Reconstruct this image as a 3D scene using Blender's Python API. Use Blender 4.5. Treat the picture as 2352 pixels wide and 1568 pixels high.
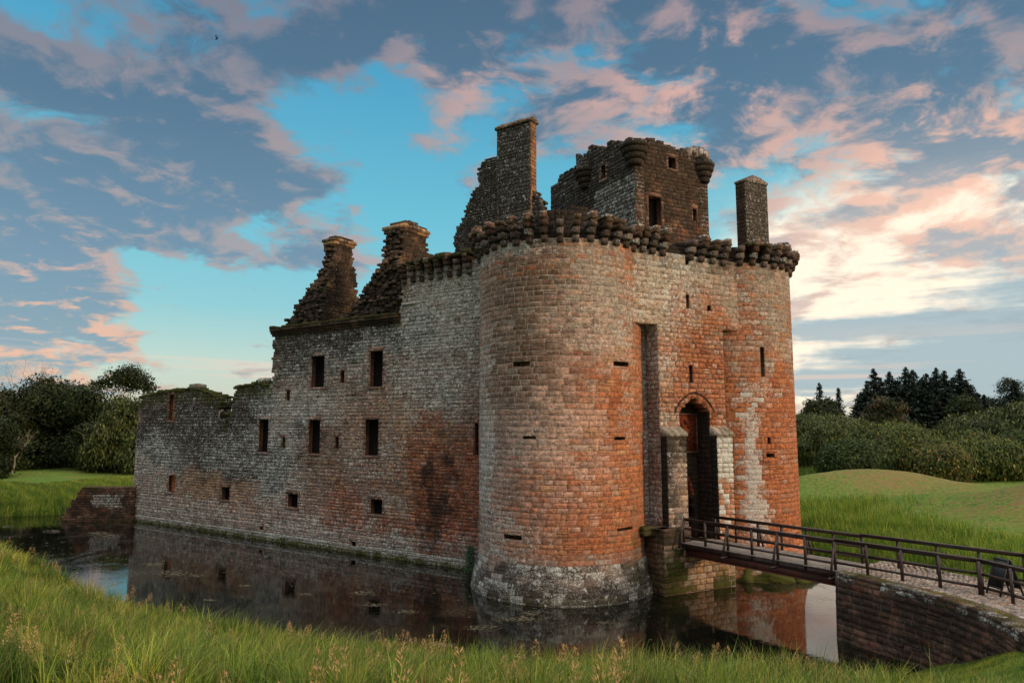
import bpy, math, random
import numpy as np
from mathutils import Vector, Matrix, noise as mnoise
R = math.radians
for o in list(bpy.data.objects): bpy.data.objects.remove(o)
S = bpy.context.scene
COL = S.collection

# ---------------------------------------------------------------- camera
FPX = 1600.0                      # focal length in pixels of a 2352-wide picture
PITCH = math.atan(188 / FPX)
EYE = 8.0
cam_d = bpy.data.cameras.new('camera'); cam = bpy.data.objects.new('camera', cam_d); COL.objects.link(cam)
cam.location = (0, 0, EYE); cam.rotation_euler = (math.pi / 2 + PITCH, 0, 0)
cam_d.sensor_width = 36; cam_d.lens = 36 * FPX / 2352; cam_d.clip_start = 0.1; cam_d.clip_end = 6000
S.camera = cam
S.view_settings.view_transform = 'Standard'; S.view_settings.look = 'None'
S.view_settings.gamma = 1; S.view_settings.use_curve_mapping = False
S.view_settings.exposure = 0.30

# measuring helpers: a picture point (2352 x 1568) to a world point on a given real surface
def ray(x, y):
    cx = (x - 1176) / FPX; cy = (784 - y) / FPX
    return (cx, math.cos(PITCH) - cy * math.sin(PITCH), math.sin(PITCH) + cy * math.cos(PITCH))
def ground(x, y, z=0.0):
    r = ray(x, y); t = (z - EYE) / r[2]
    return (r[0] * t, r[1] * t)
def on_plane(x, y, P, d):
    r = ray(x, y); det = -r[0] * d[1] + d[0] * r[1]
    t = (-P[0] * d[1] + d[0] * P[1]) / det
    return ((t * r[0] - P[0]) * d[0] + (t * r[1] - P[1]) * d[1], EYE + t * r[2])
def on_cyl(x, y, C, r):
    v = ray(x, y); a = v[0] ** 2 + v[1] ** 2; b = -2 * (v[0] * C[0] + v[1] * C[1]); c = C[0] ** 2 + C[1] ** 2 - r * r
    D = max(b * b - 4 * a * c, 0); t = (-b - math.sqrt(D)) / 2 / a
    return (math.degrees(math.atan2(t * v[0] - C[0], -(t * v[1] - C[1]))), EYE + t * v[2])

# ---------------------------------------------------------------- sky and sun
SUN_AZ, SUN_EL = 118.0, 14.0      # degrees clockwise from the view direction, above the horizon
class NT:                          # tiny node helper
    def __init__(s, tree): s.t = tree; s.n = tree.nodes; s.l = tree.links
    def put(s, sock, v):
        if v is None: return
        if isinstance(v, bpy.types.NodeSocket): s.l.new(v, sock)
        elif isinstance(v, (tuple, list)) and len(v) == 3 and sock.type == 'RGBA': sock.default_value = (*v, 1)
        else: sock.default_value = v
    def math(s, op, a, b=None, c=None, clamp=False):
        n = s.n.new('ShaderNodeMath'); n.operation = op; n.use_clamp = clamp
        s.put(n.inputs[0], a); s.put(n.inputs[1], b); s.put(n.inputs[2], c); return n.outputs[0]
    def vmath(s, op, a, b=None, out=0):
        n = s.n.new('ShaderNodeVectorMath'); n.operation = op
        s.put(n.inputs[0], a); s.put(n.inputs[1], b); return n.outputs[out]
    def noise(s, vec, scale, detail=4, rough=0.5, dist=0.0, out=0):
        n = s.n.new('ShaderNodeTexNoise'); s.put(n.inputs['Vector'], vec)
        n.inputs['Scale'].default_value = scale; n.inputs['Detail'].default_value = detail
        n.inputs['Roughness'].default_value = rough; n.inputs['Distortion'].default_value = dist
        return n.outputs[out]
    def ss(s, v, a, b, lo=0.0, hi=1.0):
        n = s.n.new('ShaderNodeMapRange'); n.interpolation_type = 'SMOOTHSTEP'
        s.put(n.inputs[0], v); s.put(n.inputs[1], a); s.put(n.inputs[2], b)
        n.inputs[3].default_value = lo; n.inputs[4].default_value = hi; return n.outputs[0]
    def mix(s, f, a, b, mode='MIX'):
        n = s.n.new('ShaderNodeMix'); n.data_type = 'RGBA'; n.blend_type = mode
        s.put(n.inputs[0], f); s.put(n.inputs[6], a); s.put(n.inputs[7], b); return n.outputs[2]
    def ramp(s, f, stops):
        n = s.n.new('ShaderNodeValToRGB'); e = n.color_ramp.elements
        while len(e) < len(stops): e.new(0.5)
        for el, (p, c) in zip(e, stops): el.position = p; el.color = (*c, 1)
        s.put(n.inputs[0], f); return n.outputs[0]
    def sep(s, v):
        n = s.n.new('ShaderNodeSeparateXYZ'); s.put(n.inputs[0], v); return n.outputs
    def comb(s, x, y, z):
        n = s.n.new('ShaderNodeCombineXYZ'); s.put(n.inputs[0], x); s.put(n.inputs[1], y); s.put(n.inputs[2], z); return n.outputs[0]

def lin(*c):                       # sRGB 0-255 to linear
    return tuple((v / 255 / 12.92) if v / 255 <= 0.04045 else ((v / 255 + 0.055) / 1.055) ** 2.4 for v in c)

world = bpy.data.worlds.new('World'); S.world = world; world.use_nodes = True
w = NT(world.node_tree); w.n.clear()
wo = w.n.new('ShaderNodeOutputWorld'); bg = w.n.new('ShaderNodeBackground'); w.l.new(bg.outputs[0], wo.inputs[0])
bg.inputs[1].default_value = 0.1
sky = w.n.new('ShaderNodeTexSky'); sky.sky_type = 'NISHITA'; sky.sun_disc = False
sky.sun_elevation = R(SUN_EL); sky.sun_rotation = R(SUN_AZ)
tc = w.n.new('ShaderNodeTexCoord'); D = tc.outputs['Generated']
dx, dy, dz = w.sep(D)
Dw = w.vmath('NORMALIZE', w.vmath('ADD', D, w.vmath('MULTIPLY', w.vmath('SUBTRACT', w.noise(w.vmath('MULTIPLY', D, (1, 1, 2.2)), 5.0, 5, .6, 0, 1), (.5, .5, .5)), (.30, .30, .16))))
def bump_at(px, py, deg, wgt):     # a soft round cloud bank (or gap) in the sky around a fixed direction
    v = Vector(ray(px, py)).normalized()
    k = 1.0 / (1 - math.cos(R(deg)))
    d = w.vmath('DOT_PRODUCT', Dw, tuple(v), 1)
    e = w.math('MULTIPLY', w.math('SUBTRACT', d, 1.0), k)
    return w.math('MULTIPLY', w.math('POWER', 2.718, e), wgt)
def total(lst):
    r = None
    for q in lst:
        b = bump_at(*q); r = b if r is None else w.math('ADD', r, b)
    return r
# cloud layer seen in perspective
den = w.math('ADD', w.math('MAXIMUM', dz, 0.0), 0.22)
px_ = w.math('DIVIDE', dx, den); py_ = w.math('DIVIDE', dy, den)
P2 = w.comb(px_, py_, w.math('MULTIPLY', dz, 0.6))
# bands run a little askew
cov = total([
    (60, 60, 9, .13), (120, 330, 11, .18), (420, 470, 9, .20), (300, 560, 6, .20), (650, 540, 5, .16), (760, 510, 4, .14), (380, 130, 8, .11), (60, 560, 7, .2), (520, 330, 5, .12),
    (900, 40, 9, .24), (1120, 190, 6, .24), (1060, 100, 6, .18), (780, 110, 5, .22), (640, 60, 5, .14),
    (1500, 150, 7, .16), (1760, 170, 8, .26), (2100, 190, 8, .30), (1420, 190, 4, .12), (1650, 60, 6, .18), (1300, 60, 6, .16),
    (2300, 110, 5, .20), (2250, 470, 7, .22), (1950, 480, 7, .20), (1350, 300, 5, .06), (1850, 560, 5, .08), (2250, 350, 6, .08),
    (120, 770, 5, .22), (1500, 400, 6, .05), (590, 780, 3, .16), (860, 500, 4, .10),
    (760, 300, 6, -.18), (960, 360, 6, -.24), (1010, 520, 5, -.22), (700, 230, 4, -.14), (880, 250, 4, -.16), (500, 830, 6, -.26), (430, 700, 4.5, -.34), (600, 700, 4, -.2), (330, 760, 3, -.16), (800, 640, 5, -.18), (560, 690, 3, -.18),
    (1900, 320, 5, -.24), (1740, 320, 4, -.24), (1250, 90, 3, -.14), (1320, 150, 2.5, -.12), (1180, 30, 3, -.08), (1980, 45, 3, -.24), (2200, 30, 3, -.16), (1260, 380, 4, -.10),
    (2080, 670, 7, -.26), (30, 10, 3, -.15), (560, 60, 3, -.05), (1500, 330, 4, -.06), (1950, 600, 4, -.10),
])
def scaled(v, k):
    n = w.n.new('ShaderNodeVectorMath'); n.operation = 'SCALE'; w.put(n.inputs[0], v); n.inputs[3].default_value = k; return n.outputs[0]
Pw = w.vmath('ADD', P2, scaled(w.noise(P2, 3.0, 3, .5, 0, 1), .22))
n0 = w.noise(Pw, 3.7, 10, .60, .1); nb_ = w.noise(Pw, 11, 6, .6, .2)
n1 = w.math('ADD', w.math('MULTIPLY', w.math('SUBTRACT', n0, .5), 1.9), w.math('MULTIPLY', w.math('SUBTRACT', nb_, .5), .50))
n1 = w.math('ADD', n1, .5)
d1 = w.math('ADD', n1, cov)
sh = w.vmath('ADD', Pw, (0.045, -0.03, 0.0))
n2 = w.math('ADD', w.math('MULTIPLY', w.math('SUBTRACT', w.noise(sh, 3.7, 6, .6, .1), .5), 1.9), .5)
mask = w.ss(d1, .43, .77)
thick = w.ss(d1, .60, 1.02)
fine = w.noise(Pw, 9.0, 6, .6, .3)
edge = w.math('ADD', w.math('MULTIPLY', w.math('SUBTRACT', n1, n2), 2.6), w.math('MULTIPLY', w.math('SUBTRACT', fine, .5), 1.3))
litf = w.math('ADD', w.math('MULTIPLY', w.math('SUBTRACT', 1.0, thick), .62), w.math('ADD', edge, .08), None, True)
warm = w.math('ADD', total([(2250, 570, 11, .5), (100, 760, 7, .65), (1120, 190, 6, .45), (1560, 300, 7, .45), (1500, 120, 4, .2), (1700, 250, 8, .25), (2250, 270, 6, .35), (2000, 330, 5, .25), (850, 520, 5, .25), (600, 350, 5, .15), (350, 400, 9, .10)]), .22, None, True)
lit = w.math('MULTIPLY', w.ss(litf, .12, .85), w.math('ADD', warm, .12), None, True)
elev = w.math('ARCSINE', dz)
hz_ = w.math('DIVIDE', elev, R(45), None, True)
blue = w.ramp(hz_, [(0.0, lin(214, 206, 192)), (0.10, lin(200, 216, 208)), (0.20, lin(160, 208, 214)), (0.36, lin(128, 200, 216)), (0.60, lin(98, 178, 206)), (1.0, lin(52, 126, 162))])
glow = w.math('MULTIPLY', total([(2100, 685, 8, 1.3), (1930, 705, 7, 1.0), (2350, 680, 8, 1.0), (1850, 560, 6, .2)]), 1.0, None, True)
blue = w.mix(glow, blue, lin(255, 243, 226))
cl_d = w.ramp(hz_, [(0.0, lin(164, 186, 196)), (.25, lin(140, 164, 182)), (.5, lin(112, 138, 160)), (1.0, lin(80, 104, 130))])
cl_l = w.ramp(hz_, [(0.0, lin(246, 200, 172)), (.4, lin(240, 196, 176)), (1.0, lin(206, 172, 172))])
leftdark = total([(150, 250, 22, .30)])
cl = w.mix(lit, cl_d, cl_l)
cl = w.mix(w.math('MULTIPLY', glow, .35), cl, lin(236, 218, 204))
cl = w.mix(w.math('MULTIPLY', leftdark, 1.0, None, True), cl, w.mix(1.0, cl, (.50, .60, .70), 'MULTIPLY'))
skyc = w.mix(w.math('MULTIPLY', mask, .88), blue, cl)
# long smooth bank low on the right
bank = w.ss(w.math('ADD', total([(2200, 835, 7, .9), (1900, 850, 5, .7), (2500, 800, 8, .8)]), w.math('MULTIPLY', w.math('SUBTRACT', w.noise(w.comb(w.math('MULTIPLY', dx, 2.0), dy, w.math('MULTIPLY', dz, 26.0)), 2.0, 4, .5), .5), 1.6)), .55, .95)
skyc = w.mix(w.math('MULTIPLY', bank, .85), skyc, lin(168, 190, 200))
streak = w.ss(w.noise(w.comb(w.math('MULTIPLY', dx, 1.5), dy, w.math('MULTIPLY', dz, 40.0)), 1.6, 3, .5), .55, .68)
lowm = w.math('MULTIPLY', streak, w.ss(elev, R(9), R(2)))
skyc = w.mix(w.math('MULTIPLY', lowm, .6), skyc, lin(234, 210, 198))
skyc = w.mix(1.0, w.mix(.55, skyc, w.mix(1.0, skyc, skyc, 'MULTIPLY')), (1.02, 1.02, 1.02), 'MULTIPLY')
nish = w.mix(1.0, skyc, (10.0, 10.0, 10.0), 'MULTIPLY')
final = w.mix(0.10, nish, sky.outputs[0])
below = w.ss(dz, -0.02, -0.08)
final = w.mix(below, final, (1.2, 1.3, 1.0))
# unseen sky behind the viewer, brightened as added fill for walls and grass
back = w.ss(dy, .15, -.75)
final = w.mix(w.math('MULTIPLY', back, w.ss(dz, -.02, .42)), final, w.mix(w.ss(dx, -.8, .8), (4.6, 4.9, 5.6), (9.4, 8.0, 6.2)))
final = w.mix(w.ss(dz, .60, .95), final, (21.0, 20.2, 19.4))   # overhead sky, out of view, brightened as added top light
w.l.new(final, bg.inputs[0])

sl = bpy.data.lights.new('sun', 'SUN'); sun = bpy.data.objects.new('sun', sl); COL.objects.link(sun)
sl.energy = 2.1; sl.angle = R(11); sl.color = (1.0, .74, .50)
sv = Vector((math.sin(R(SUN_AZ)) * math.cos(R(SUN_EL)), math.cos(R(SUN_AZ)) * math.cos(R(SUN_EL)), math.sin(R(SUN_EL))))
sun.rotation_euler = sv.to_track_quat('Z', 'Y').to_euler()

# ---------------------------------------------------------------- building helpers
world.cycles.sampling_method = 'MANUAL'; world.cycles.sample_map_resolution = 512
rnd = random.Random(7)
def fbm(x, y, z=0.0, o=4):
    return mnoise.fractal((x, y, z), 1.0, 2.0, o)

class Mesh:
    """collects faces with a base colour and wear amounts (lichen, crust, moss) per face"""
    def __init__(s): s.v = []; s.f = []; s.c = []; s.w = []
    def face(s, idx, c, w=(0, 0, 0)): s.f.append(idx); s.c.append(c); s.w.append(w)
    def box(s, c, h, col=(1, 1, 1), w=(0, 0, 0), rot=0.0, jit=0.0, rg=None, bev=0.0):
        """box centred at c with half sizes h, turned by rot about z"""
        b = len(s.v); cr, sr = math.cos(rot), math.sin(rot)
        for z in (-1, 1):
            for (x, y) in ((-1, -1), (1, -1), (1, 1), (-1, 1)):
                px, py, pz = x * h[0], y * h[1], z * h[2]
                if jit and rg: px += rg.uniform(-jit, jit); py += rg.uniform(-jit, jit); pz += rg.uniform(-jit, jit)
                s.v.append((c[0] + px * cr - py * sr, c[1] + px * sr + py * cr, c[2] + pz))
        for f in ((0, 3, 2, 1), (4, 5, 6, 7), (0, 1, 5, 4), (1, 2, 6, 5), (2, 3, 7, 6), (3, 0, 4, 7)):
            s.face([b + i for i in f], col, w)
    def bar(s, a, b_, wd, ht, col=(1, 1, 1), w=(0, 0, 0), up=(0, 0, 1)):
        """square timber from a to b_"""
        a = Vector(a); b_ = Vector(b_); d = (b_ - a).normalized(); u = Vector(up)
        sd = d.cross(u)
        if sd.length < 1e-3: sd = d.cross(Vector((1, 0, 0)))
        sd.normalize(); u = sd.cross(d).normalized()
        k = len(s.v)
        for p in (a, b_):
            for (x, y) in ((-1, -1), (1, -1), (1, 1), (-1, 1)):
                s.v.append(tuple(p + sd * x * wd / 2 + u * y * ht / 2))
        for f in ((3, 2, 1, 0), (4, 5, 6, 7), (0, 1, 5, 4), (1, 2, 6, 5), (2, 3, 7, 6), (3, 0, 4, 7)):
            s.face([k + i for i in f], col, w)
    def tube(s, pts, rad, n=6, col=(1, 1, 1), w=(0, 0, 0), cap=True):
        k0 = len(s.v); m = len(pts)
        for i, p in enumerate(pts):
            p = Vector(p); a = Vector(pts[max(i - 1, 0)]); b = Vector(pts[min(i + 1, m - 1)])
            d = (b - a).normalized(); sd = d.cross(Vector((0, 0, 1)))
            if sd.length < 1e-3: sd = Vector((1, 0, 0))
            sd.normalize(); u = sd.cross(d)
            r = rad[i] if isinstance(rad, (list, tuple)) else rad
            for j in range(n):
                t = 2 * math.pi * j / n
                s.v.append(tuple(p + (sd * math.cos(t) + u * math.sin(t)) * r))
        for i in range(m - 1):
            for j in range(n):
                a = k0 + i * n + j; b = k0 + i * n + (j + 1) % n
                s.face([a, b, b + n, a + n], col, w)
        if cap:
            s.face([k0 + j for j in range(n)][::-1], col, w); s.face([k0 + (m - 1) * n + j for j in range(n)], col, w)
    def lathe(s, prof, c, a0=0, a1=360, n=24, colf=None, w=(0, 0, 0)):
        """profile [(r, z)] turned about a vertical axis at c, angles measured from the side that faces the camera"""
        k0 = len(s.v); closed = (a1 - a0) >= 360; m = len(prof); cols = n if closed else n + 1
        for j in range(cols):
            t = R(a0 + (a1 - a0) * j / n)
            for (r, z) in prof: s.v.append((c[0] + math.sin(t) * r, c[1] - math.cos(t) * r, c[2] + z))
        for j in range(n):
            for i in range(m - 1):
                a = k0 + j * m + i; b = k0 + ((j + 1) % cols) * m + i
                s.face([a, b, b + 1, a + 1], colf(i, j) if colf else (1, 1, 1), w)
    def build(s, name, mat, parent=None, smooth=False):
        me = bpy.data.meshes.new(name)
        nv = len(s.v); nf = len(s.f)
        if nv:
            tot = np.array([len(f) for f in s.f], dtype=np.int32)
            loops = np.concatenate([np.array(f, dtype=np.int32) for f in s.f])
            me.vertices.add(nv); me.vertices.foreach_set('co', np.array(s.v, dtype=np.float32).ravel())
            me.loops.add(len(loops)); me.loops.foreach_set('vertex_index', loops)
            me.polygons.add(nf)
            st = np.zeros(nf, dtype=np.int32); st[1:] = np.cumsum(tot)[:-1]
            me.polygons.foreach_set('loop_start', st)
            me.update(calc_edges=True)
            ca = me.attributes.new('tint', 'FLOAT_COLOR', 'FACE'); wa = me.attributes.new('wear', 'FLOAT_COLOR', 'FACE')
            c4 = np.ones((nf, 4), dtype=np.float32); c4[:, :3] = np.array(s.c, dtype=np.float32); ca.data.foreach_set('color', c4.ravel())
            w4 = np.ones((nf, 4), dtype=np.float32); w4[:, :3] = np.array(s.w, dtype=np.float32); wa.data.foreach_set('color', w4.ravel())
            if smooth: me.polygons.foreach_set('use_smooth', np.ones(nf, dtype=bool))
            me.validate()
        return link(name, me, mat, parent)

def link(name, me, mat, parent=None):
    o = bpy.data.objects.new(name, me); COL.objects.link(o)
    if mat: me.materials.append(mat)
    if parent: attach(o, parent)
    return o
def world_of(o):
    m = o.matrix_basis.copy()
    while o.parent: m = o.parent.matrix_basis @ o.matrix_parent_inverse @ m; o = o.parent
    return m
def attach(o, parent):
    """parent o and keep it where it stands"""
    o.parent = parent; o.matrix_parent_inverse = world_of(parent).inverted()
def thing(name, label, cat, loc=(0, 0, 0), group=None):
    o = bpy.data.objects.new(name, None); COL.objects.link(o); o.location = loc; o.empty_display_size = 0.5
    return tag(o, label, cat, group)
def tag(o, label, cat, group=None, kind=None):
    o['label'] = label; o['category'] = cat
    if group: o['group'] = group
    if kind: o['kind'] = kind
    return o
def setting(o, label=None, kind='structure'):
    o['kind'] = kind
    if label: o['label'] = label
    return o

# ---------------------------------------------------------------- materials
def new_mat(name, rough=0.85, spec=0.25):
    m = bpy.data.materials.new(name); m.use_nodes = True; t = NT(m.node_tree)
    b = t.n['Principled BSDF']; b.inputs['Roughness'].default_value = rough; b.inputs['Specular IOR Level'].default_value = spec
    return m, t, b
def attr(t, name):
    n = t.n.new('ShaderNodeAttribute'); n.attribute_name = name; return n
def bump(t, b, h, strength, dist):
    n = t.n.new('ShaderNodeBump'); n.inputs['Strength'].default_value = strength; n.inputs['Distance'].default_value = dist
    t.put(n.inputs['Height'], h); t.l.new(n.outputs[0], b.inputs['Normal'])

def stone_material(name='sandstone'):
    m, t, b = new_mat(name, .93, .12)
    g = t.n.new('ShaderNodeTexCoord').outputs['Object']
    base = attr(t, 'tint').outputs['Color']; wv = attr(t, 'wear').outputs['Color']
    s = t.n.new('ShaderNodeSeparateColor'); t.l.new(wv, s.inputs[0]); li, dk, mo = s.outputs[0], s.outputs[1], s.outputs[2]
    big = t.noise(g, 1.3, 5, .6); mid = t.noise(g, 6.5, 6, .68, .4); fin = t.noise(g, 26, 5, .7)
    strat = t.noise(t.vmath('MULTIPLY', g, (3.0, 3.0, 26.0)), 1.0, 3, .6)
    var = t.math('ADD', t.math('MULTIPLY', mid, .75), t.math('ADD', t.math('MULTIPLY', fin, .55), t.math('MULTIPLY', strat, .35)))
    base = t.mix(1.0, base, (.92, .90, .88), 'MULTIPLY')
    c = t.mix(1.0, base, t.ramp(var, [(.62, (.30, .27, .25)), (.80, (.95, .95, .95)), (.96, (1.8, 1.75, 1.65))]), 'MULTIPLY')
    # dark crust in large blotches, broken up by fine grain
    dn = t.math('ADD', t.math('MULTIPLY', big, .5), t.math('ADD', t.math('MULTIPLY', mid, .45), t.math('MULTIPLY', fin, .25)))
    df = t.ss(t.math('ADD', dn, t.math('MULTIPLY', dk, .62)), .66, .80)
    c = t.mix(t.math('MULTIPLY', df, .86), c, (.024, .020, .017))
    # pale lichen: soft film plus round colonies of two sizes
    def colonies(sc, k, off):
        v = t.n.new('ShaderNodeTexVoronoi'); v.inputs['Scale'].default_value = sc; t.put(v.inputs['Vector'], t.vmath('ADD', g, t.noise(g, sc * 1.6, 2, .5, 0, 1)))
        vr = t.math('MULTIPLY', t.sep(v.outputs['Color'])[0], 1.0)
        lim = t.math('MULTIPLY', t.math('ADD', t.math('MULTIPLY', li, k), off), t.math('ADD', .35, vr))
        lim = t.math('MAXIMUM', lim, .001)
        return t.ss(v.outputs['Distance'], lim, t.math('MULTIPLY', lim, .72))
    spots = t.math('MAXIMUM', colonies(2.9, 1.15, -.16), colonies(7.0, 1.0, -.08))
    film = t.ss(t.math('ADD', t.math('ADD', t.math('MULTIPLY', mid, .65), t.math('MULTIPLY', fin, .55)), t.math('MULTIPLY', li, .50)), .80, .98)
    has = t.ss(li, .02, .12)
    lf = t.math('MULTIPLY', t.math('MAXIMUM', t.math('MULTIPLY', spots, t.ss(fin, .34, .48)), t.math('MULTIPLY', film, .74)), has, None, True)
    c = t.mix(t.math('MULTIPLY', lf, .85), c, t.mix(t.ss(fin, .35, .65), (.30, .30, .27), (.72, .72, .67)))
    # moss
    mf = t.ss(t.math('ADD', t.math('ADD', t.math('MULTIPLY', mid, .6), t.math('MULTIPLY', big, .35)), t.math('MULTIPLY', mo, .7)), .62, .82)
    c = t.mix(t.math('MULTIPLY', mf, t.ss(mo, .02, .15)), c, t.mix(fin, (.018, .024, .007), (.095, .092, .018)))
    t.l.new(c, b.inputs['Base Color'])
    h = t.math('ADD', t.math('MULTIPLY', mid, .7), t.math('ADD', t.math('MULTIPLY', fin, .35), t.math('MULTIPLY', strat, .08)))
    bump(t, b, h, 1.0, .08)
    return m
STONE = stone_material()

def timber_material(name, a, bcol, rough=.55):
    m, t, b = new_mat(name, rough, .35)
    g = t.n.new('ShaderNodeTexCoord').outputs['Object']
    n = t.noise(t.vmath('MULTIPLY', g, (9, 9, 30)), 1.2, 5, .65); n2 = t.noise(g, 2.5, 4, .6)
    c = t.mix(t.ss(n, .35, .7), a, bcol); c = t.mix(t.math('MULTIPLY', t.ss(n2, .4, .7), .4), c, tuple(min(1, v * 1.6 + .01) for v in bcol))
    t.l.new(c, b.inputs['Base Color']); bump(t, b, n, .35, .01)
    return m
def tint_material(name, rough=.9, spec=.15, scale=8, amt=.5, trans=0.0, bumpd=0.0):
    """plain material that takes its colour from the face tint, broken by noise"""
    m, t, b = new_mat(name, rough, spec)
    g = t.n.new('ShaderNodeTexCoord').outputs['Object']
    base = attr(t, 'tint').outputs['Color']; n = t.noise(g, scale, 4, .6)
    c = t.mix(1.0, base, t.ramp(n, [(.3, (1 - amt,) * 3), (.7, (1 + amt,) * 3)]), 'MULTIPLY')
    t.l.new(c, b.inputs['Base Color'])
    if bumpd: bump(t, b, n, .6, bumpd)
    if trans:
        tr = t.n.new('ShaderNodeBsdfTranslucent'); t.l.new(c, tr.inputs[0])
        mx = t.n.new('ShaderNodeMixShader'); mx.inputs[0].default_value = trans
        t.l.new(b.outputs[0], mx.inputs[1]); t.l.new(tr.outputs[0], mx.inputs[2]); t.l.new(mx.outputs[0], t.n['Material Output'].inputs[0])
    return m

# ---------------------------------------------------------------- masonry
ORANGE = (.37, .130, .055); RED = (.25, .068, .036); BROWN = (.175, .093, .068); MAUVE = (.215, .145, .122)
PINK = (.44, .28, .22); GREY = (.30, .255, .215); OCHRE = (.37, .22, .11); PALE = (.50, .46, .40); MORTAR = (.33, .285, .24); UMBER = (.11, .065, .04)
def blend(a, b, k): return tuple(x + (y - x) * k for x, y in zip(a, b))
def scale(c, k): return tuple(x * k for x in c)

def minus(rects, h):
    out = []
    for (a, b, c, d) in rects:
        x0, x1, y0, y1 = max(a, h[0]), min(b, h[1]), max(c, h[2]), min(d, h[3])
        if x1 - x0 < .004 or y1 - y0 < .004: out.append((a, b, c, d)); continue
        if x0 - a > .02: out.append((a, x0, c, d))
        if b - x1 > .02: out.append((x1, b, c, d))
        if y0 - c > .02: out.append((x0, x1, c, y0))
        if d - y1 > .02: out.append((x0, x1, y1, d))
    return out

_mc = {}
def mean_look(look, u, z):
    k = (id(look), round(u / .9), round(z / .9))
    if k not in _mc:
        r_ = random.Random(hash(k[1:]) & 0xffff); cs = [look(u + r_.uniform(-.3, .3), z + r_.uniform(-.3, .3), r_)[0] for _ in range(14)]
        _mc[k] = tuple(sum(c[i] for c in cs) / 14 for i in range(3))
    return _mc[k]
def masonry(mb, P, u0, u1, z0, z1, ch, sl, th, look, holes=(), keep=None, seed=1, gap=.017, relief=.014, rough=.006, blendk=.42, split=.07):
    """coursed stones on a surface. P(u, z, d): point at depth d behind the face. look(u, z, rg) -> colour, wear, mortar colour, mortar wear"""
    rg = random.Random(seed); z = z0
    while z < z1 - .04:
        h = rg.uniform(*ch)
        if z + h > z1 - .08: h = z1 - z
        u = u0 - rg.uniform(0, sl[1])
        while u < u1:
            l = rg.uniform(*sl) * (1.0 if h > ch[0] * 1.15 else .85)
            a, b = max(u, u0), min(u + l, u1); u += l
            if u1 - u < sl[0] * .4: b = u1; u = u1
            if b - a < .03: continue
            cu, cz = (a + b) / 2, z + h / 2
            if keep and not keep(cu, cz): continue
            rects = [(a, b, z, z + h)]
            if rg.random() < split and b - a > .25:
                if rg.random() < .6: zz = z + h * rg.uniform(.38, .62); rects = [(a, b, z, zz), (a, b, zz, z + h)]
                else: aa = a + (b - a) * rg.uniform(.3, .7); zz = z + h * rg.uniform(.4, .6); rects = [(a, aa, z, zz), (a, aa, zz, z + h), (aa, b, z, z + h)]
            for hh in holes: rects = minus(rects, hh)
            if not rects: continue
            col, wear, mc, mw = look(cu, cz, rg)
            if blendk < 1: col = blend(mean_look(look, cu, cz), col, blendk)
            rel = relief * rg.uniform(.3, 1.3)
            for (p, q, r, s_) in rects:
                if len(rects) > 1: rel = relief * rg.uniform(.3, 1.3); col = scale(col, rg.uniform(.9, 1.12))
                g = min(gap * rg.uniform(.6, 1.4), (q - p) * .2, (s_ - r) * .2); g2 = g + min(.022, (q - p) * .15, (s_ - r) * .15)
                k = len(mb.v); j = lambda: rg.uniform(-rough, rough)
                o = ((p, r), (q, r), (q, s_), (p, s_))
                m = [(p + g + j(), r + g + j()), (q - g + j(), r + g + j()), (q - g + j(), s_ - g + j()), (p + g + j(), s_ - g + j())]
                n = [(p + g2 + j(), r + g2 + j()), (q - g2 + j(), r + g2 + j()), (q - g2 + j(), s_ - g2 + j()), (p + g2 + j(), s_ - g2 + j())]
                for (x, y) in o: mb.v.append(P(x, y, 0.0))
                for (x, y) in m: mb.v.append(P(x, y, .004))
                for (x, y) in n: mb.v.append(P(x, y, -rel - rg.uniform(0, rough)))
                for (x, y) in o: mb.v.append(P(x, y, th))
                for i in range(4):
                    i2 = (i + 1) % 4
                    mb.face([k + i, k + i2, k + 4 + i2, k + 4 + i], mc, mw)
                    mb.face([k + 4 + i, k + 4 + i2, k + 8 + i2, k + 8 + i], scale(col, .94), wear)
                    mb.face([k + i2, k + i, k + 12 + i, k + 12 + i2], col, wear)
                mb.face([k + 8, k + 9, k + 10, k + 11], col, wear)
                mb.face([k + 15, k + 14, k + 13, k + 12], col, wear)
        z += h
def flat(P0, d, n):
    """surface on a vertical plane through P0 along d; n points outward"""
    return lambda u, z, q: (P0[0] + d[0] * u - n[0] * q, P0[1] + d[1] * u - n[1] * q, z)
def drum(C, rf):
    """surface on a round tower, u = angle in degrees / 13.6 (so that u is about metres at r = 4.2)"""
    def P(u, z, q):
        t = u / 4.2; r = rf(z) - q
        return (C[0] + math.sin(t) * r, C[1] - math.cos(t) * r, z)
    return P
class Zones:
    """stains with shapes of their own on one surface: (kind, u, z, half width, half height, strength)"""
    def __init__(s, lst, jit=.5, fr=.7): s.l = lst; s.j = jit; s.f = fr
    def get(s, u, z):
        n = fbm(u * s.f, z * s.f, 3.3) * s.j; n2 = fbm(u * s.f, z * s.f, 9.1) * s.j
        r = {}
        for (k, cu, cz, ru, rz, st) in s.l:
            e = ((u + n - cu) / ru) ** 2 + ((z + n2 - cz) / rz) ** 2
            if e < 3: r[k] = max(r.get(k, 0), st * (1 if e < .6 else max(0, (3 - e) / 2.4)))
        return r

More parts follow.
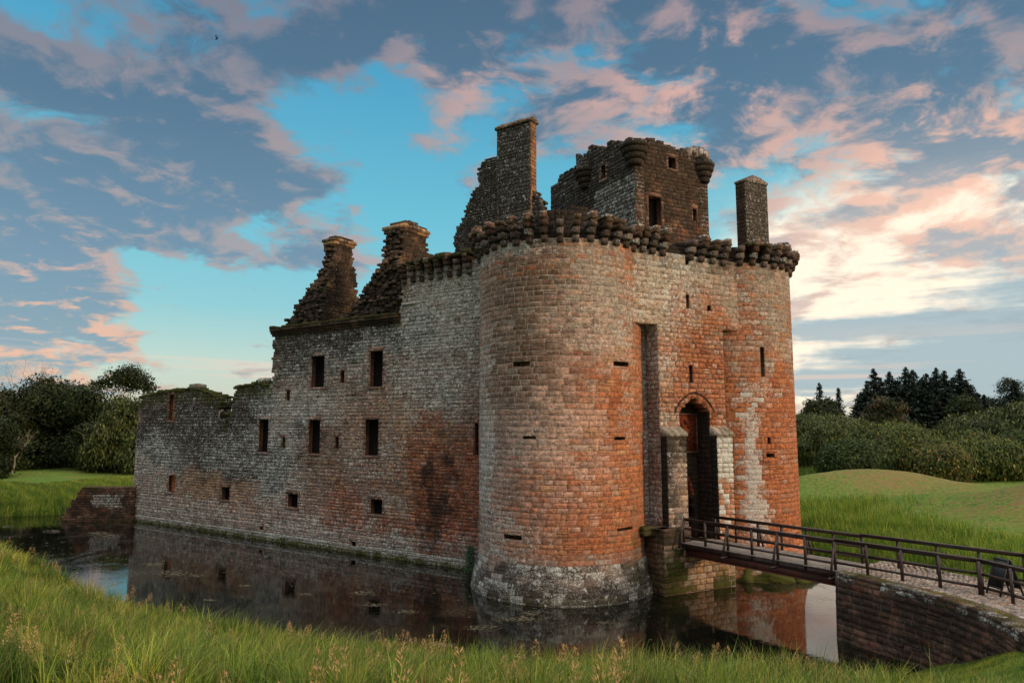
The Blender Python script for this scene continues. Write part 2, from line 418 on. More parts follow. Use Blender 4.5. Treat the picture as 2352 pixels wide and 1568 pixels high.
# ================================================================ the castle
C1 = (2.52, 36.3); DF = Vector((.885, .465, 0)).normalized(); NF = Vector((DF.y, -DF.x, 0))
TR = 4.2                                         # gate tower radius
C2 = (C1[0] + 10.98 * DF.x, C1[1] + 10.98 * DF.y)
WA = (-2.17, 39.33); DW = Vector((-.8294, .5586, 0)).normalized(); NW = Vector((-DW.y, DW.x, 0))
if NW.y > 0: NW = -NW
DE = Vector((.02, 1.0, 0)).normalized(); NE = Vector((1, -.02, 0)).normalized()
def front(x, y, off): return on_plane(x, y, (C1[0] + off * NF.x, C1[1] + off * NF.y), DF)
def west(x, y, off=0.0): return on_plane(x, y, (WA[0] - off * NW.x, WA[1] - off * NW.y), DW)
def FP(off): return flat((C1[0] + off * NF.x, C1[1] + off * NF.y), DF, NF)

castle = thing('castle', 'ruined red sandstone castle with twin round gate towers standing in the dark moat', 'castle', (C1[0], C1[1], 0))

def pick(rg, opts):
    t = rg.random() * sum(w for w, c in opts)
    for w_, c in opts:
        t -= w_
        if t <= 0: return c
    return opts[-1][1]
def shade(rg, c, a=.22): return scale(c, rg.uniform(1 - a, 1 + a))

# ---- left gate tower
def zt(C, lst):                                   # zones given on the tower as (kind, picture x, picture y, half width m, half height m, strength)
    out = []
    for (k, x, y, ru, rz, st) in lst:
        a, z = on_cyl(x, y, C, TR); out.append((k, R(a) * 4.2, z, ru, rz, st))
    return out
z1t = Zones(zt(C1, [
    ('orange', 1360, 1190, 3.2, 1.9, 1), ('orange', 1440, 1000, 1.8, 2.6, 1), ('orange', 1400, 880, 2.0, 1.0, .55), ('orange', 1250, 1230, 1.8, .9, .8),
    ('orange', 1450, 620, 1.0, 1.6, .45), ('orange', 1465, 900, .7, 3.5, .9), ('pink', 1290, 1050, 1.7, 2.4, 1), ('pink', 1330, 790, 1.2, 2.0, .8), ('pink', 1200, 1180, 1.6, 1.2, .6),
    ('grey', 1390, 700, 1.6, 2.4, .9), ('grey', 1180, 740, .9, 1.0, .3), ('brown', 1230, 760, 1.9, 2.6, 1), ('brown', 1200, 900, 1.6, 1.2, .9), ('brown', 1180, 620, 1.6, 1.4, .7),
    ('mauve', 1160, 1060, 1.6, 2.4, .9), ('pale', 1108, 1000, 1.0, 5.0, .8), ('pale', 1160, 1240, 1.8, 1.0, .7), ('pale', 1455, 760, .8, 2.2, .6), ('pale', 1150, 570, 2.0, .8, .5), ('pale', 1444, 950, .35, 1.5, .9)]))
def look_t1(u, z, rg):
    k = z1t.get(u, z); o, p, g_, b, m, pa = (k.get(q, 0) for q in ('orange', 'pink', 'grey', 'brown', 'mauve', 'pale'))
    col = pick(rg, [(.25 + 2.2 * m, MAUVE), (.12 + 1.4 * b, BROWN), (1.2 * b, UMBER), (.5 * b, scale(MAUVE, .6)), (.02 + 2.6 * o, ORANGE), (.06 + 3.6 * p, PINK), (.1 + 2.4 * g_, GREY), (.02 + .4 * o, RED), (.03 + .3 * o, OCHRE)])
    if z > 14.8 and rg.random() < .14: col = ORANGE
    li = .17 + .34 * pa + .12 * m + .10 * p + .08 * g_ + rg.uniform(-.03, .03) - .10 * o; dk = -.2 + .12 * b; mo = 0
    mc = blend((.36, .305, .25), (.20, .10, .06), o); mw = (.2 + .3 * pa, -.5, 0)
    if z < 1.75:
        col = pick(rg, [(1, MAUVE), (1, GREY), (.6, UMBER)]); f = (1.75 - z) / 1.75
        li = .42 + .35 * fbm(u, z, 5); dk = .16 + .40 * (fbm(u * .5, z, 2) + .3) + (.2 if z < .8 else 0)
        mo = .25 if (z < .35 or abs(u - 3.8) < 1.3) else .05
        mc = MAUVE; mw = (li, dk, mo)
    elif R(62) * 4.2 - u < 1.2 and z < 4: mo = .25; mw = (.1, 0, .25)
    if z > 15.9: dk = .12; li += .15
    return shade(rg, col), (max(li, 0), dk, mo), mc, mw
def slit(name, P, u, z, w_, h_, parent, depth=.9, col=UMBER):
    """lined opening: four reveals and a back painted black as interior shade, just inside a hole left in the stones"""
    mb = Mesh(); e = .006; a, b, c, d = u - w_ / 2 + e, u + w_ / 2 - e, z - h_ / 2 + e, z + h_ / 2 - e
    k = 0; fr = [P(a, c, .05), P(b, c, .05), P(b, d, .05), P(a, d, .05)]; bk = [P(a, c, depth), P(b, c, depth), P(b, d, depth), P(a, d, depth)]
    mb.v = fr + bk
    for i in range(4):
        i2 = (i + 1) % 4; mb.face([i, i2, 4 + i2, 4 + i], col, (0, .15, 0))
    mb.face([4, 5, 6, 7], (.004, .003, .003), (0, -2, 0))  # near-black back stands in for the unlit depth behind
    return mb.build(name, STONE, parent)
def tower_r(z): return TR + (0.42 * max(0, (1.95 - z) / 1.95) if z < 1.95 else 0)
t1 = bpy.data.objects.new('gate_tower', None)
def tower(C, look, slots, a0, a1, seed, label, zt0=0.0):
    rf = tower_r; P = drum(C, rf)
    root_mesh = Mesh(); hl = []
    for (a, z, w_, h_) in slots: hl.append((R(a) * 4.2 - w_ / 2, R(a) * 4.2 + w_ / 2, z - h_ / 2, z + h_ / 2))
    masonry(root_mesh, P, R(a0) * 4.2, R(a1) * 4.2, -.5, 16.7, (.22, .31), (.38, .82), .5, look, hl, seed=seed, relief=.006, rough=.006, gap=.015)
    P3 = drum(C, lambda z: TR - .12)
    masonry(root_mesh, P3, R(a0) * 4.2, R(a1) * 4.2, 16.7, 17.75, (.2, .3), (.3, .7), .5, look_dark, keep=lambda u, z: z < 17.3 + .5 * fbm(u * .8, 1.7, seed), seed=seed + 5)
    # inner floor and lining so that no light leaks through the shell
    root_mesh.lathe([(3.62, -.5), (3.62, 16.9), (0.01, 16.95)], (C[0], C[1], 0), 0, 360, 32, lambda i, j: UMBER)
    o = root_mesh.build('round_tower', STONE, castle); o['label'] = label
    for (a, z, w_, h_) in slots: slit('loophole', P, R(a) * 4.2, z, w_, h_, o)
    return o
def look_dark(u, z, rg):  # crusted stone, blackened further for the shade between corbels
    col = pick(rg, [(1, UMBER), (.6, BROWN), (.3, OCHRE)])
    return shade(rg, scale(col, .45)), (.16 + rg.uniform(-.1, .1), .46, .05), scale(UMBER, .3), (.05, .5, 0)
def slots_from(C, lst): # (x0, x1, y0, y1) picture boxes of the openings
    out = []
    for (x0, x1, y0, y1) in lst:
        a, z = on_cyl((x0 + x1) / 2, (y0 + y1) / 2, C, TR); b0, _ = on_cyl(x0, (y0 + y1) / 2, C, TR); b1, _ = on_cyl(x1, (y0 + y1) / 2, C, TR)
        _, za = on_cyl((x0 + x1) / 2, y0, C, TR); _, zb = on_cyl((x0 + x1) / 2, y1, C, TR)
        out.append((a, z, R(b1 - b0) * 4.2, za - zb))
    return out
s1 = slots_from(C1, [(1177, 1217, 830, 842), (1411, 1446, 830, 841), (1200, 1231, 1001, 1008), (1412, 1438, 1003, 1010), (1155, 1197, 1229, 1239), (1419, 1455, 1211, 1218)])
tower1 = tower(C1, look_t1, s1, -150, 75, 11, 'left gate tower, nearest, in grey and orange ashlar above a dark plinth')

z2t = Zones(zt(C2, [('orange', 1700, 1000, 1.4, 6.5, 1), ('orange', 1790, 1000, 2.2, 3.4, 1), ('orange', 1815, 1150, 2.0, 3.0, 1), ('orange', 1820, 850, 1.2, 3.5, .5), ('pale', 1728, 1110, .42, 3.2, 1), ('pale', 1722, 960, .38, .9, .8),
    ('pale', 1740, 1180, .6, 1.2, .9), ('pale', 1735, 900, .9, .5, .5), ('grey', 1760, 700, 3, 3.0, 1), ('grey', 1740, 830, .8, 2.0, .6), ('ochre', 1810, 720, 1.5, 3.0, .6)]), .25, 1.5)
def look_t2(u, z, rg):
    k = z2t.get(u, z); o, g_, pa, oc = (k.get(q, 0) for q in ('orange', 'grey', 'pale', 'ochre'))
    col = pick(rg, [(.2 + 2.5 * o, ORANGE), (.05 + .3 * o, RED), (.2 + 2 * g_, GREY), (.1 + .8 * g_, MAUVE), (.05 + .8 * oc, OCHRE), (.1, PINK)])
    li = .08 + .60 * pa + .08 * g_ + rg.uniform(-.03, .04) + (.30 if o and rg.random() < .08 else 0)
    mc = blend((.28, .23, .18), (.17, .08, .05), o); mo = .3 if z < .7 else 0
    if z > 15.9: li += .1
    return shade(rg, col, .18), (max(li, 0), -.2 if z < 15.9 else .1, mo), mc, (.15 + .7 * pa, -.3, mo)
s2 = slots_from(C2, [(1747, 1757, 797, 864), (1763, 1771, 1004, 1019), (1759, 1779, 1041, 1050)])
tower2 = tower(C2, look_t2, s2, -12, 185, 23, 'right gate tower, farther, orange with a white streak down its side')
# blocked gun loop: raised rounded frame round the lowest slot of the right tower
mb = Mesh(); a_, z_ = on_cyl(1769, 1045, C2, TR); Pd = drum(C2, tower_r); uu = R(a_) * 4.2
for (du0, du1, dz0, dz1) in ((-.45, .45, .16, .30), (-.45, .45, -.34, -.16), (-.45, -.28, -.16, .16), (.28, .45, -.16, .16)):
    masonry(mb, lambda u, z, q: Pd(u, z, q - .05), uu + du0, uu + du1, z_ + dz0, z_ + dz1, (.1, .4), (.9, 1.0), .1, lambda u, z, rg: (ORANGE, (.2, 0, 0), BROWN, (.1, 0, 0)), seed=5)
mb.build('window_frame', STONE, tower2)

# ---- gate wall between the towers
zg = Zones([(k, *front(x, y, 3.7), ru, rz, st) for (k, x, y, ru, rz, st) in [
    ('orange', 1600, 880, 1.4, 2.2, 1), ('orange', 1630, 900, 1.0, 3.0, 1), ('orange', 1600, 730, 1.3, 1.2, .5), ('orange', 1640, 800, 1.0, 1.5, .9), ('orange', 1530, 800, .8, .5, .6), ('orange', 1645, 950, .7, 1.2, 1), ('orange', 1530, 915, .6, .3, .8),
    ('pale', 1540, 660, 2.2, 2.6, .8), ('pale', 1535, 830, 1.0, 1.0, .9), ('pale', 1530, 950, .8, .7, .7), ('pale', 1475, 620, .6, 4, .4), ('ochre', 1480, 660, .8, 3.0, .8), ('ochre', 1535, 960, 1, 1, .5), ('grey', 1650, 680, 1.6, 2.4, .8)]], .4, .9)
def look_gate(u, z, rg):
    k = zg.get(u, z); o, pa, oc, g_ = (k.get(q, 0) for q in ('orange', 'pale', 'ochre', 'grey'))
    col = pick(rg, [(2.6 * o, ORANGE), (.9 * o, RED), (.5, PINK), (.5 + g_, GREY), (.25 + oc, OCHRE), (.2, BROWN)])
    li = .16 + .42 * pa - .22 * o + rg.uniform(-.04, .05)
    return shade(rg, col), (max(li, 0), -.05 if z < 15.8 else .2, .0), blend((.26, .21, .16), (.13, .06, .04), o), (.1 + .4 * pa, -.1, 0)
S0, S1 = front(1510, 745, 3.7)[0], front(1660, 762, 3.7)[0]
ar0, ar1 = front(1560, 950, 3.7)[0], front(1630, 950, 3.7)[0]
gw = Mesh(); P37 = FP(3.7)
arch_z = 8.55; arc_top = front(1592, 914, 3.7)[1]
def px_rect(fn, x0, x1, y0, y1):
    a = fn(x0, (y0 + y1) / 2)[0]; b = fn(x1, (y0 + y1) / 2)[0]; zt_ = fn((x0 + x1) / 2, y0)[1]; zb = fn((x0 + x1) / 2, y1)[1]
    return (min(a, b), max(a, b), zb, zt_)
f37 = lambda x, y: front(x, y, 3.7)
g_holes = [px_rect(f37, 1576, 1584, 676, 708), px_rect(f37, 1583, 1592, 838, 878), px_rect(f37, 1574, 1583, 582, 608), px_rect(f37, 1624, 1634, 702, 714)]
masonry(gw, P37, 1.9, 9.3, 12.95, 16.7, (.20, .32), (.3, .62), .7, look_gate, g_holes, seed=31, rough=.012)
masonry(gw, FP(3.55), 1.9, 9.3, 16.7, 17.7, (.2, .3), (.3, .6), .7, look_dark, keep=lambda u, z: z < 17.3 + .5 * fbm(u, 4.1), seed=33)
def AR(t): return max(0, 1 - abs(t) ** 1.6) ** .72
def arch_keep(u, z):
    if ar0 - .0 < u < ar1 + .0 and z < arc_top + .0:
        t = (u - (ar0 + ar1) / 2) / ((ar1 - ar0) / 2)
        return z > arch_z + (arc_top - arch_z) * AR(t)
    return True
masonry(gw, P37, S0, S1, arch_z, 12.95, (.20, .30), (.3, .6), .8, look_gate, g_holes, keep=arch_keep, seed=35, rough=.014, relief=.03)
masonry(gw, P37, S0, ar0, 2.9, arch_z, (.20, .30), (.3, .5), .8, look_gate, [], seed=36, rough=.014, relief=.03)
masonry(gw, P37, ar1, S1, 2.3, arch_z, (.20, .30), (.3, .5), .8, look_gate, [], seed=37, rough=.014, relief=.03)
masonry(gw, P37, ar0, ar1, arch_z - .1, arc_top, (.16, .16), (.12, .14), .8, look_gate, keep=arch_keep, seed=38)   # close stones of the arch soffit
# deep slots either side, where the wall sets back beside the towers
def look_slot(u, z, rg):
    col = pick(rg, [(1, MAUVE), (1, GREY), (.5, BROWN), (.3, RED)])
    return shade(rg, col), (.42 + .25 * fbm(u, z * .6, 3), .05 + .2 * fbm(u, z * .5, 8), 0), MAUVE, (.3, 0, 0)
masonry(gw, FP(2.75), 1.3, S0 + .1, 2.9, 13.2, (.2, .3), (.3, .6), .6, look_slot, seed=41)
masonry(gw, FP(2.75), S1 - .1, 9.6, 1.5, 13.2, (.2, .3), (.3, .6), .6, look_slot, seed=42)
# flanks of the projecting body
for (su, sgn, sd) in ((S0, -1, 43), (S1, 1, 44)):
    su += .02 * sgn; o_ = (C1[0] + su * DF.x + 3.7 * NF.x, C1[1] + su * DF.y + 3.7 * NF.y)
    masonry(gw, flat(o_, (-NF.x, -NF.y), (DF.x * sgn, DF.y * sgn)), .02, .93, 2.9, 12.95, (.2, .3), (.3, .6), .3, look_slot, seed=sd)
gate_wall = gw.build('gate_wall', STONE, castle); gate_wall['label'] = 'tall gate wall between the towers, white and orange stone'
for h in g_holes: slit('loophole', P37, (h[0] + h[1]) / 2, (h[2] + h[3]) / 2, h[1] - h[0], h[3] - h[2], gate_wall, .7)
# passage: back wall one metre in, an inner arch, dark beyond
pb = Mesh(); IP = FP(2.7); iu0, iu1 = ar0 - .4, ar1 + .3
ia0, ia1, iat = ar0 + .15, ar0 + 1.62, 5.55
def in_keep(u, z):
    if ia0 < u < ia1 and z < iat:
        t = (u - (ia0 + ia1) / 2) / ((ia1 - ia0) / 2)
        return z > 4.3 + (iat - 4.3) * math.sqrt(max(0, 1 - t * t))
    return True
look_in = lambda u, z, rg: (shade(rg, pick(rg, [(1, scale(BROWN, .5)), (1, scale(UMBER, .6)), (.4, scale(RED, .5))])), (.05, .3, 0), scale(UMBER, .4), (0, .3, 0))  # passage stone darkened in colour to carry the shade inside
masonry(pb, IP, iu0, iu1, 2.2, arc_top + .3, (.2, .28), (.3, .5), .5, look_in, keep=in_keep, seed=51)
for q, (sgn) in ((ar0, 1), (ar1, -1)):
    q += .05 * sgn
    o_ = (C1[0] + q * DF.x + 3.7 * NF.x, C1[1] + q * DF.y + 3.7 * NF.y)
    masonry(pb, flat(o_, (-NF.x, -NF.y), (DF.x * sgn, DF.y * sgn)), .01, 1.0, 2.2, arch_z + .1, (.2, .3), (.25, .5), .2, look_in, seed=52)
# vaulted soffit of the outer arch
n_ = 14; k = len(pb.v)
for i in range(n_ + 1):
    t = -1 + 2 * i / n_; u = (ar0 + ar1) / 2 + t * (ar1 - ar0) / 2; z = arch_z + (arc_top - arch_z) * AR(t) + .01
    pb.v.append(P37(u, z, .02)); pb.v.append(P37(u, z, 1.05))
for i in range(n_): pb.face([k + 2 * i, k + 2 * i + 1, k + 2 * i + 3, k + 2 * i + 2], scale(BROWN, .5), (0, .3, 0))  # soffit colour darkened for shade under the arch
# pend behind the inner arch, its darkness painted as near-black faces
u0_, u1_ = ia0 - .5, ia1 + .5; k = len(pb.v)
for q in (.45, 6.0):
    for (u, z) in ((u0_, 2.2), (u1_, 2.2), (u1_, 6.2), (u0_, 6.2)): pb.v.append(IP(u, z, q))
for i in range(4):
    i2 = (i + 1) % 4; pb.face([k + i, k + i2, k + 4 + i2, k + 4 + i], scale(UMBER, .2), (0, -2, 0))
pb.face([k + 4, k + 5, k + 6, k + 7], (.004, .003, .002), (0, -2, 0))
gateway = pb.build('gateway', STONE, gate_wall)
# voussoirs of the outer arch, hood moulding and the red ring of the inner arch
def ring(P, c, hw, z0_, zt_, pw, wd, proud, n, look, name, parent, a0=-1, a1=1, depth=.25):
    mb = Mesh(); rg = random.Random(3)
    for i in range(n):
        ta, tb = a0 + (a1 - a0) * (i + .04) / n, a0 + (a1 - a0) * (i + .96) / n
        pts = []
        for t in (ta, tb):
            x = math.sin(t * math.pi / 2); z = AR(x)
            pts.append((c + x * hw, z0_ + z * (zt_ - z0_), c + x * (hw + wd), z0_ + z * (zt_ - z0_ + wd)))
        k = len(mb.v)
        for q in (-proud, depth):
            mb.v += [P(pts[0][0], pts[0][1], q), P(pts[1][0], pts[1][1], q), P(pts[1][2], pts[1][3], q), P(pts[0][2], pts[0][3], q)]
        col, wr = look(rg)
        for f in ((0, 1, 2, 3), (0, 4, 5, 1), (1, 5, 6, 2), (2, 6, 7, 3), (3, 7, 4, 0)): mb.face([k + j for j in f], col, wr)
    return mb.build(name, STONE, parent)
ring(P37, (ar0 + ar1) / 2, (ar1 - ar0) / 2 - .03, arch_z, arc_top - .02, 2, .26, .025, 12, lambda rg: (shade(rg, blend(ORANGE, BROWN, .4)), (.1, .1, 0)), 'arch_ring', gateway)
ring(P37, (ar0 + ar1) / 2, (ar1 - ar0) / 2 + .26, arch_z, arc_top + .26, 2, .08, .06, 12, lambda rg: (shade(rg, UMBER), (.15, .25, 0)), 'hood_moulding', gateway)
ring(IP, (ia0 + ia1) / 2, (ia1 - ia0) / 2 - .03, 4.3, iat - .02, 2, .13, .05, 13, lambda rg: (shade(rg, RED), (0, -.2, 0)), 'arch_ring', gateway)
# red board with a worn carved coat of arms, above the inner arch
bu0, bz1 = front(1560, 952, 2.75); bu1, bz0 = front(1600, 1036, 2.75)
bu0 = bu1 - 1.45
mb = Mesh(); IB = lambda u, z, q: IP(u, z, q - .03)
def slab(mb, P, a, b, c, d, q0, q1, col, wr=(0, 0, 0)):
    k = len(mb.v)
    for q in (q0, q1):
        for (u, z) in ((a, c), (b, c), (b, d), (a, d)): mb.v.append(P(u, z, q))
    for f in ((0, 1, 2, 3), (7, 6, 5, 4), (1, 0, 4, 5), (2, 1, 5, 6), (3, 2, 6, 7), (0, 3, 7, 4)): mb.face([k + j for j in f], col, wr)
REDB = (.17, .042, .02)
slab(mb, IP, bu0, bu1, bz0, bz1, -.06, .02, REDB)
for (a, b, c, d) in ((bu0 - .07, bu0, bz0 - .07, bz1 + .07), (bu1, bu1 + .07, bz0 - .07, bz1 + .07), (bu0, bu1, bz1, bz1 + .07), (bu0, bu1, bz0 - .07, bz0)): slab(mb, IP, a, b, c, d, -.12, .02, BROWN, (.1, 0, 0))
cu, cz = (bu0 + bu1) / 2, (bz0 + bz1) / 2
for i in range(9):      # low relief shapes: shield, supporters, mantling
    t = i / 8 * 2 * math.pi; slab(mb, IP, cu + .28 * math.sin(t) - .09, cu + .28 * math.sin(t) + .09, cz + .55 * math.cos(t) - .12, cz + .55 * math.cos(t) + .12, -.10, -.05, scale(REDB, .8))
slab(mb, IP, cu - .16, cu + .16, cz - .22, cz + .22, -.12, -.05, scale(REDB, 1.1))
panel = mb.build('carved_panel', STONE, gateway); panel['label'] = 'worn red heraldic panel above the inner arch'
# piers with sloping caps either side of the opening
def look_pierL(u, z, rg):
    d = .42 * max(0, (z - 5.0) / 3) + .15 * (u < S0 + .5) + (.2 if fbm(u, z) > .1 else 0)
    return shade(rg, pick(rg, [(1, MAUVE), (.7, GREY), (.4, OCHRE)])), (.34 if z < 6.5 else .12, d, 0), MAUVE, (.3, d, 0)
def look_pierR(u, z, rg):
    pale = z > 5.2 or rg.random() < .3
    return shade(rg, PALE if pale else ORANGE, .15), (.7 if pale else .1, -.2 if z < 7.3 else .25, 0), (.2, .14, .1), (.5 if pale else .1, 0, 0)
for (a, b, zb, lk, nm, lab, sd) in ((S0 + .02, ar0 + .02, 2.9, look_pierL, 61, 'black stained pier left of the gate', 61), (ar1 - .02, S1 - .03, 2.2, look_pierR, 62, 'whitewashed pier right of the gate', 71)):
    mb = Mesh(); zc = front(1540, 985, 4.15)[1]
    masonry(mb, FP(4.15), a, b, zb, zc - .35, (.22, .30), (.3, .6), .44, lk, seed=sd, rough=.014, relief=.02)
    for (q, sgn) in ((a, -1), (b, 1)):
        q += .02 * sgn; o_ = (C1[0] + q * DF.x + 4.15 * NF.x, C1[1] + q * DF.y + 4.15 * NF.y)
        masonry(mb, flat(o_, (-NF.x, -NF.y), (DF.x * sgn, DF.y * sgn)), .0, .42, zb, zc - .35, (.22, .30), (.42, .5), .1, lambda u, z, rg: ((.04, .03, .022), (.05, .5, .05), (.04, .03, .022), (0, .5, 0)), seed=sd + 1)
    pier = mb.build('pier', STONE, gate_wall); pier['label'] = lab
    mb = Mesh(); nb = 3
    for i in range(nb):
        p, q = a - .05 + (b - a + .1) * i / nb + .008, a - .05 + (b - a + .1) * (i + 1) / nb - .008; k = len(mb.v)
        A_, B_ = FP(4.24), FP(3.71)
        mb.v += [A_(p, zc - .36, 0), A_(q, zc - .36, 0), A_(q, zc - .22, 0), A_(p, zc - .22, 0), B_(p, zc - .36, 0), B_(q, zc - .36, 0), B_(q, zc + .12, 0), B_(p, zc + .12, 0)]
        for f in ((0, 1, 2, 3), (3, 2, 6, 7), (1, 5, 6, 2), (4, 0, 3, 7), (4, 5, 1, 0)): mb.face([k + j for j in f], shade(rnd, GREY), (.3, .05, .25))
    mb.build('coping', STONE, pier)
# gate abutment rising from the water
ab0, ab1 = front(1528, 1366, 4.5)[0], front(1690, 1345, 4.5)[0]
def look_ab(u, z, rg):
    g_ = max(0, fbm(u * .7, z * .7, 6) + .25)
    top = z > 2.4
    return shade(rg, pick(rg, [(1, OCHRE), (1, GREY), (.5, MAUVE)]), .2), (.14, .35 if top else .0, .55 * g_ + (.25 if z < .3 else 0)), UMBER, (0, .1, .2)
mb = Mesh()
masonry(mb, FP(4.5), ab0, ab1, -.5, 2.05, (.22, .32), (.35, .7), .6, look_ab, seed=81)
masonry(mb, FP(4.5), ab0, ar0 - .15, 2.05, 3.05, (.22, .32), (.35, .6), .8, look_ab, seed=82)
o_ = (C1[0] + ab0 * DF.x + 4.5 * NF.x, C1[1] + ab0 * DF.y + 4.5 * NF.y)
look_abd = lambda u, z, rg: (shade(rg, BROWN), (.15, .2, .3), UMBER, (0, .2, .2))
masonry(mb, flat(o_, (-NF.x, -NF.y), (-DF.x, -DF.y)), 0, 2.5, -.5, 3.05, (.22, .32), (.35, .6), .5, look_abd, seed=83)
o_ = (C1[0] + ab1 * DF.x + 4.5 * NF.x, C1[1] + ab1 * DF.y + 4.5 * NF.y)
masonry(mb, flat(o_, (-NF.x, -NF.y), (DF.x, DF.y)), 0, 2.5, -.5, 2.05, (.22, .32), (.35, .6), .5, look_ab, seed=84)
masonry(mb, FP(3.95), S0 - 1.3, S0 + .05, 2.7, 3.1, (.2, .2), (.4, .6), .5, look_ab, seed=85)
k = len(mb.v)                                  # its top
Q = FP(4.47)
mb.v += [Q(ab0 + .02, 2.03, 0), Q(ab1 - .02, 2.03, 0), Q(ab1 - .02, 2.03, 2), Q(ab0 + .02, 2.03, 2), Q(ab0 + .02, 3.03, 0), Q(ar0 - .17, 3.03, 0), Q(ar0 - .17, 3.03, 1.6), Q(ab0 - 1.2, 3.03, 1.6)]
mb.face([k, k + 1, k + 2, k + 3], GREY, (.1, .2, .3)); mb.face([k + 4, k + 5, k + 6, k + 7], GREY, (.2, .3, .1))
abut = mb.build('abutment', STONE, gate_wall)

# ---- corbels: three rounded steps and the stub of the parapet
def corbel_mesh(v, small=1.0):
    rg = random.Random(v); mb = Mesh(); wd = .162 * small
    def block(y0, y1, za, zb, wd, rnd_edge=True, col=None, wr=None):
        # profile in depth (y outward negative) and height, lower front edge rounded
        c = col or scale(shade(rg, pick(rg, [(1, BROWN), (1, UMBER), (.6, MAUVE), (.1, ORANGE)])), .62); wr = wr or (.30 + rg.uniform(-.1, .12), .22 + rg.uniform(-.06, .08), .02)
        r = (zb - za) * .34; prof = [(y0, zb), (y0, za + r)]
        for i in range(1, 5):
            t = i / 4 * math.pi / 2; prof.append((y0 + r * (1 - math.cos(t)) * 1.1, za + r * (1 - math.sin(t))))
        prof.append((y1, za)); prof.append((y1, zb)); k = len(mb.v); n = len(prof)
        for x in (-wd, wd):
            for (y, z) in prof: mb.v.append((x + rg.uniform(-.012, .012), y + rg.uniform(-.012, .012), z + rg.uniform(-.01, .01)))
        for i in range(n): mb.face([k + i, k + (i + 1) % n, k + n + (i + 1) % n, k + n + i], c, wr)
        mb.face([k + i for i in range(n)][::-1], scale(c, .9), wr); mb.face([k + n + i for i in range(n)], scale(c, .9), wr)
    block(-.20, .3, 0, .31, wd * .92); block(-.38, .3, .345, .66, wd * .96); block(-.56, .3, .70, 1.0, wd)
    dark = (.25, .2, .12)
    if v != 3:
        mb.box((rg.uniform(-.05, .05), -.30, 1.10), (wd * rg.uniform(.95, 1.2), .36, .09), UMBER, (.3, .2, .25), rg.uniform(-.06, .06), .03, rg)
    if v in (0, 2, 4): mb.box((rg.uniform(-.08, .08), -.40, 1.27), (wd * rg.uniform(1.0, 1.25), .22, .09), BROWN, (.35, .15, .2), rg.uniform(-.2, .2), .03, rg)
    if v == 4: mb.box((rg.uniform(-.08, .08), -.36, 1.43), (wd * .9, .18, .07), UMBER, (.35, .2, .3), .2, .03, rg)
    return mb
cproto = [corbel_mesh(v).build('corbel', STONE) for v in range(5)]
cmesh = [o.data for o in cproto]
for o in cproto: bpy.data.objects.remove(o)
def place_corbel(parent, x, y, z, rot, i, sc=1.0):
    o = bpy.data.objects.new('corbel', cmesh[i % 5]); COL.objects.link(o)
    o.location = (x, y, z); o.rotation_euler = (0, 0, rot); o.scale = (sc, sc, sc); attach(o, parent)
seq = [0, 2, 1, 3, 4, 1, 0, 4, 3, 2, 1, 0, 4, 2, 3, 1]
CZ = 16.5
for i in range(25):
    a = -142 + i * 9.9
    if a > 66: break
    place_corbel(tower1, C1[0] + math.sin(R(a)) * (TR - .03), C1[1] - math.cos(R(a)) * (TR - .03), CZ + .04 * math.sin(i * 2.1), R(a), seq[i % 16])
for i in range(24):
    a = 2 + i * 9.9
    if a > 180: break
    place_corbel(tower2, C2[0] + math.sin(R(a)) * (TR - .03), C2[1] - math.cos(R(a)) * (TR - .03), CZ + .04 * math.sin(i * 1.7), R(a), seq[(i + 3) % 16])
rotf = math.atan2(DF.y, DF.x)
for i, (xx) in enumerate((1488, 1510, 1534, 1597, 1622, 1648, 1672)):
    s_ = front(xx, 560, 4.2)[0]; p = P37(s_, 0, -.0)
    place_corbel(gate_wall, p[0], p[1], CZ - .02 * i, rotf, seq[(i + 5) % 16], 1.0)
# broken stretches of walkway slabs bridging some corbels
def span(C, a0, a1, z, r0, r1, hh, seed):
    rg = random.Random(seed); n = max(2, int((a1 - a0) / 4.5))
    for i in range(n):
        a = R(a0 + (a1 - a0) * (i + .5) / n); rm = (r0 + r1) / 2
        mbp = Mesh(); mbp.box((C[0] + math.sin(a) * rm, C[1] - math.cos(a) * rm, z + rg.uniform(-.04, .05)), ((a1 - a0) / n * math.pi / 180 * rm / 2 * rg.uniform(.8, 1.05), (r1 - r0) / 2 * rg.uniform(.85, 1.1), hh * rg.uniform(.7, 1.3)), shade(rg, pick(rg, [(1, UMBER), (1, BROWN)])), (.3, .2, .3), a + rg.uniform(-.04, .04), .03, rg)
        mbp.build('walkway_slab', STONE, tower1 if C is C1 else tower2)
for (a0, a1) in ((-120, -66), (22, 32)): span(C1, a0, a1, CZ + 1.14, 3.9, 4.8, .07, int(a0) + 200)
for (a0, a1) in ((4, 22), (75, 110)): span(C2, a0, a1, CZ + 1.14, 3.9, 4.8, .08, int(a0) + 300)
# low ring of the cap house on the near tower's top
mb = Mesh()
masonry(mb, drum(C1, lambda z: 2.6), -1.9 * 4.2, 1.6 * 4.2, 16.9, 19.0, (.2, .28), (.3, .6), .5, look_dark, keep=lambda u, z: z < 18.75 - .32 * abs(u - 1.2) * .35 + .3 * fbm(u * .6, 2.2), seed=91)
mb.build('turret_stump', STONE, tower1)

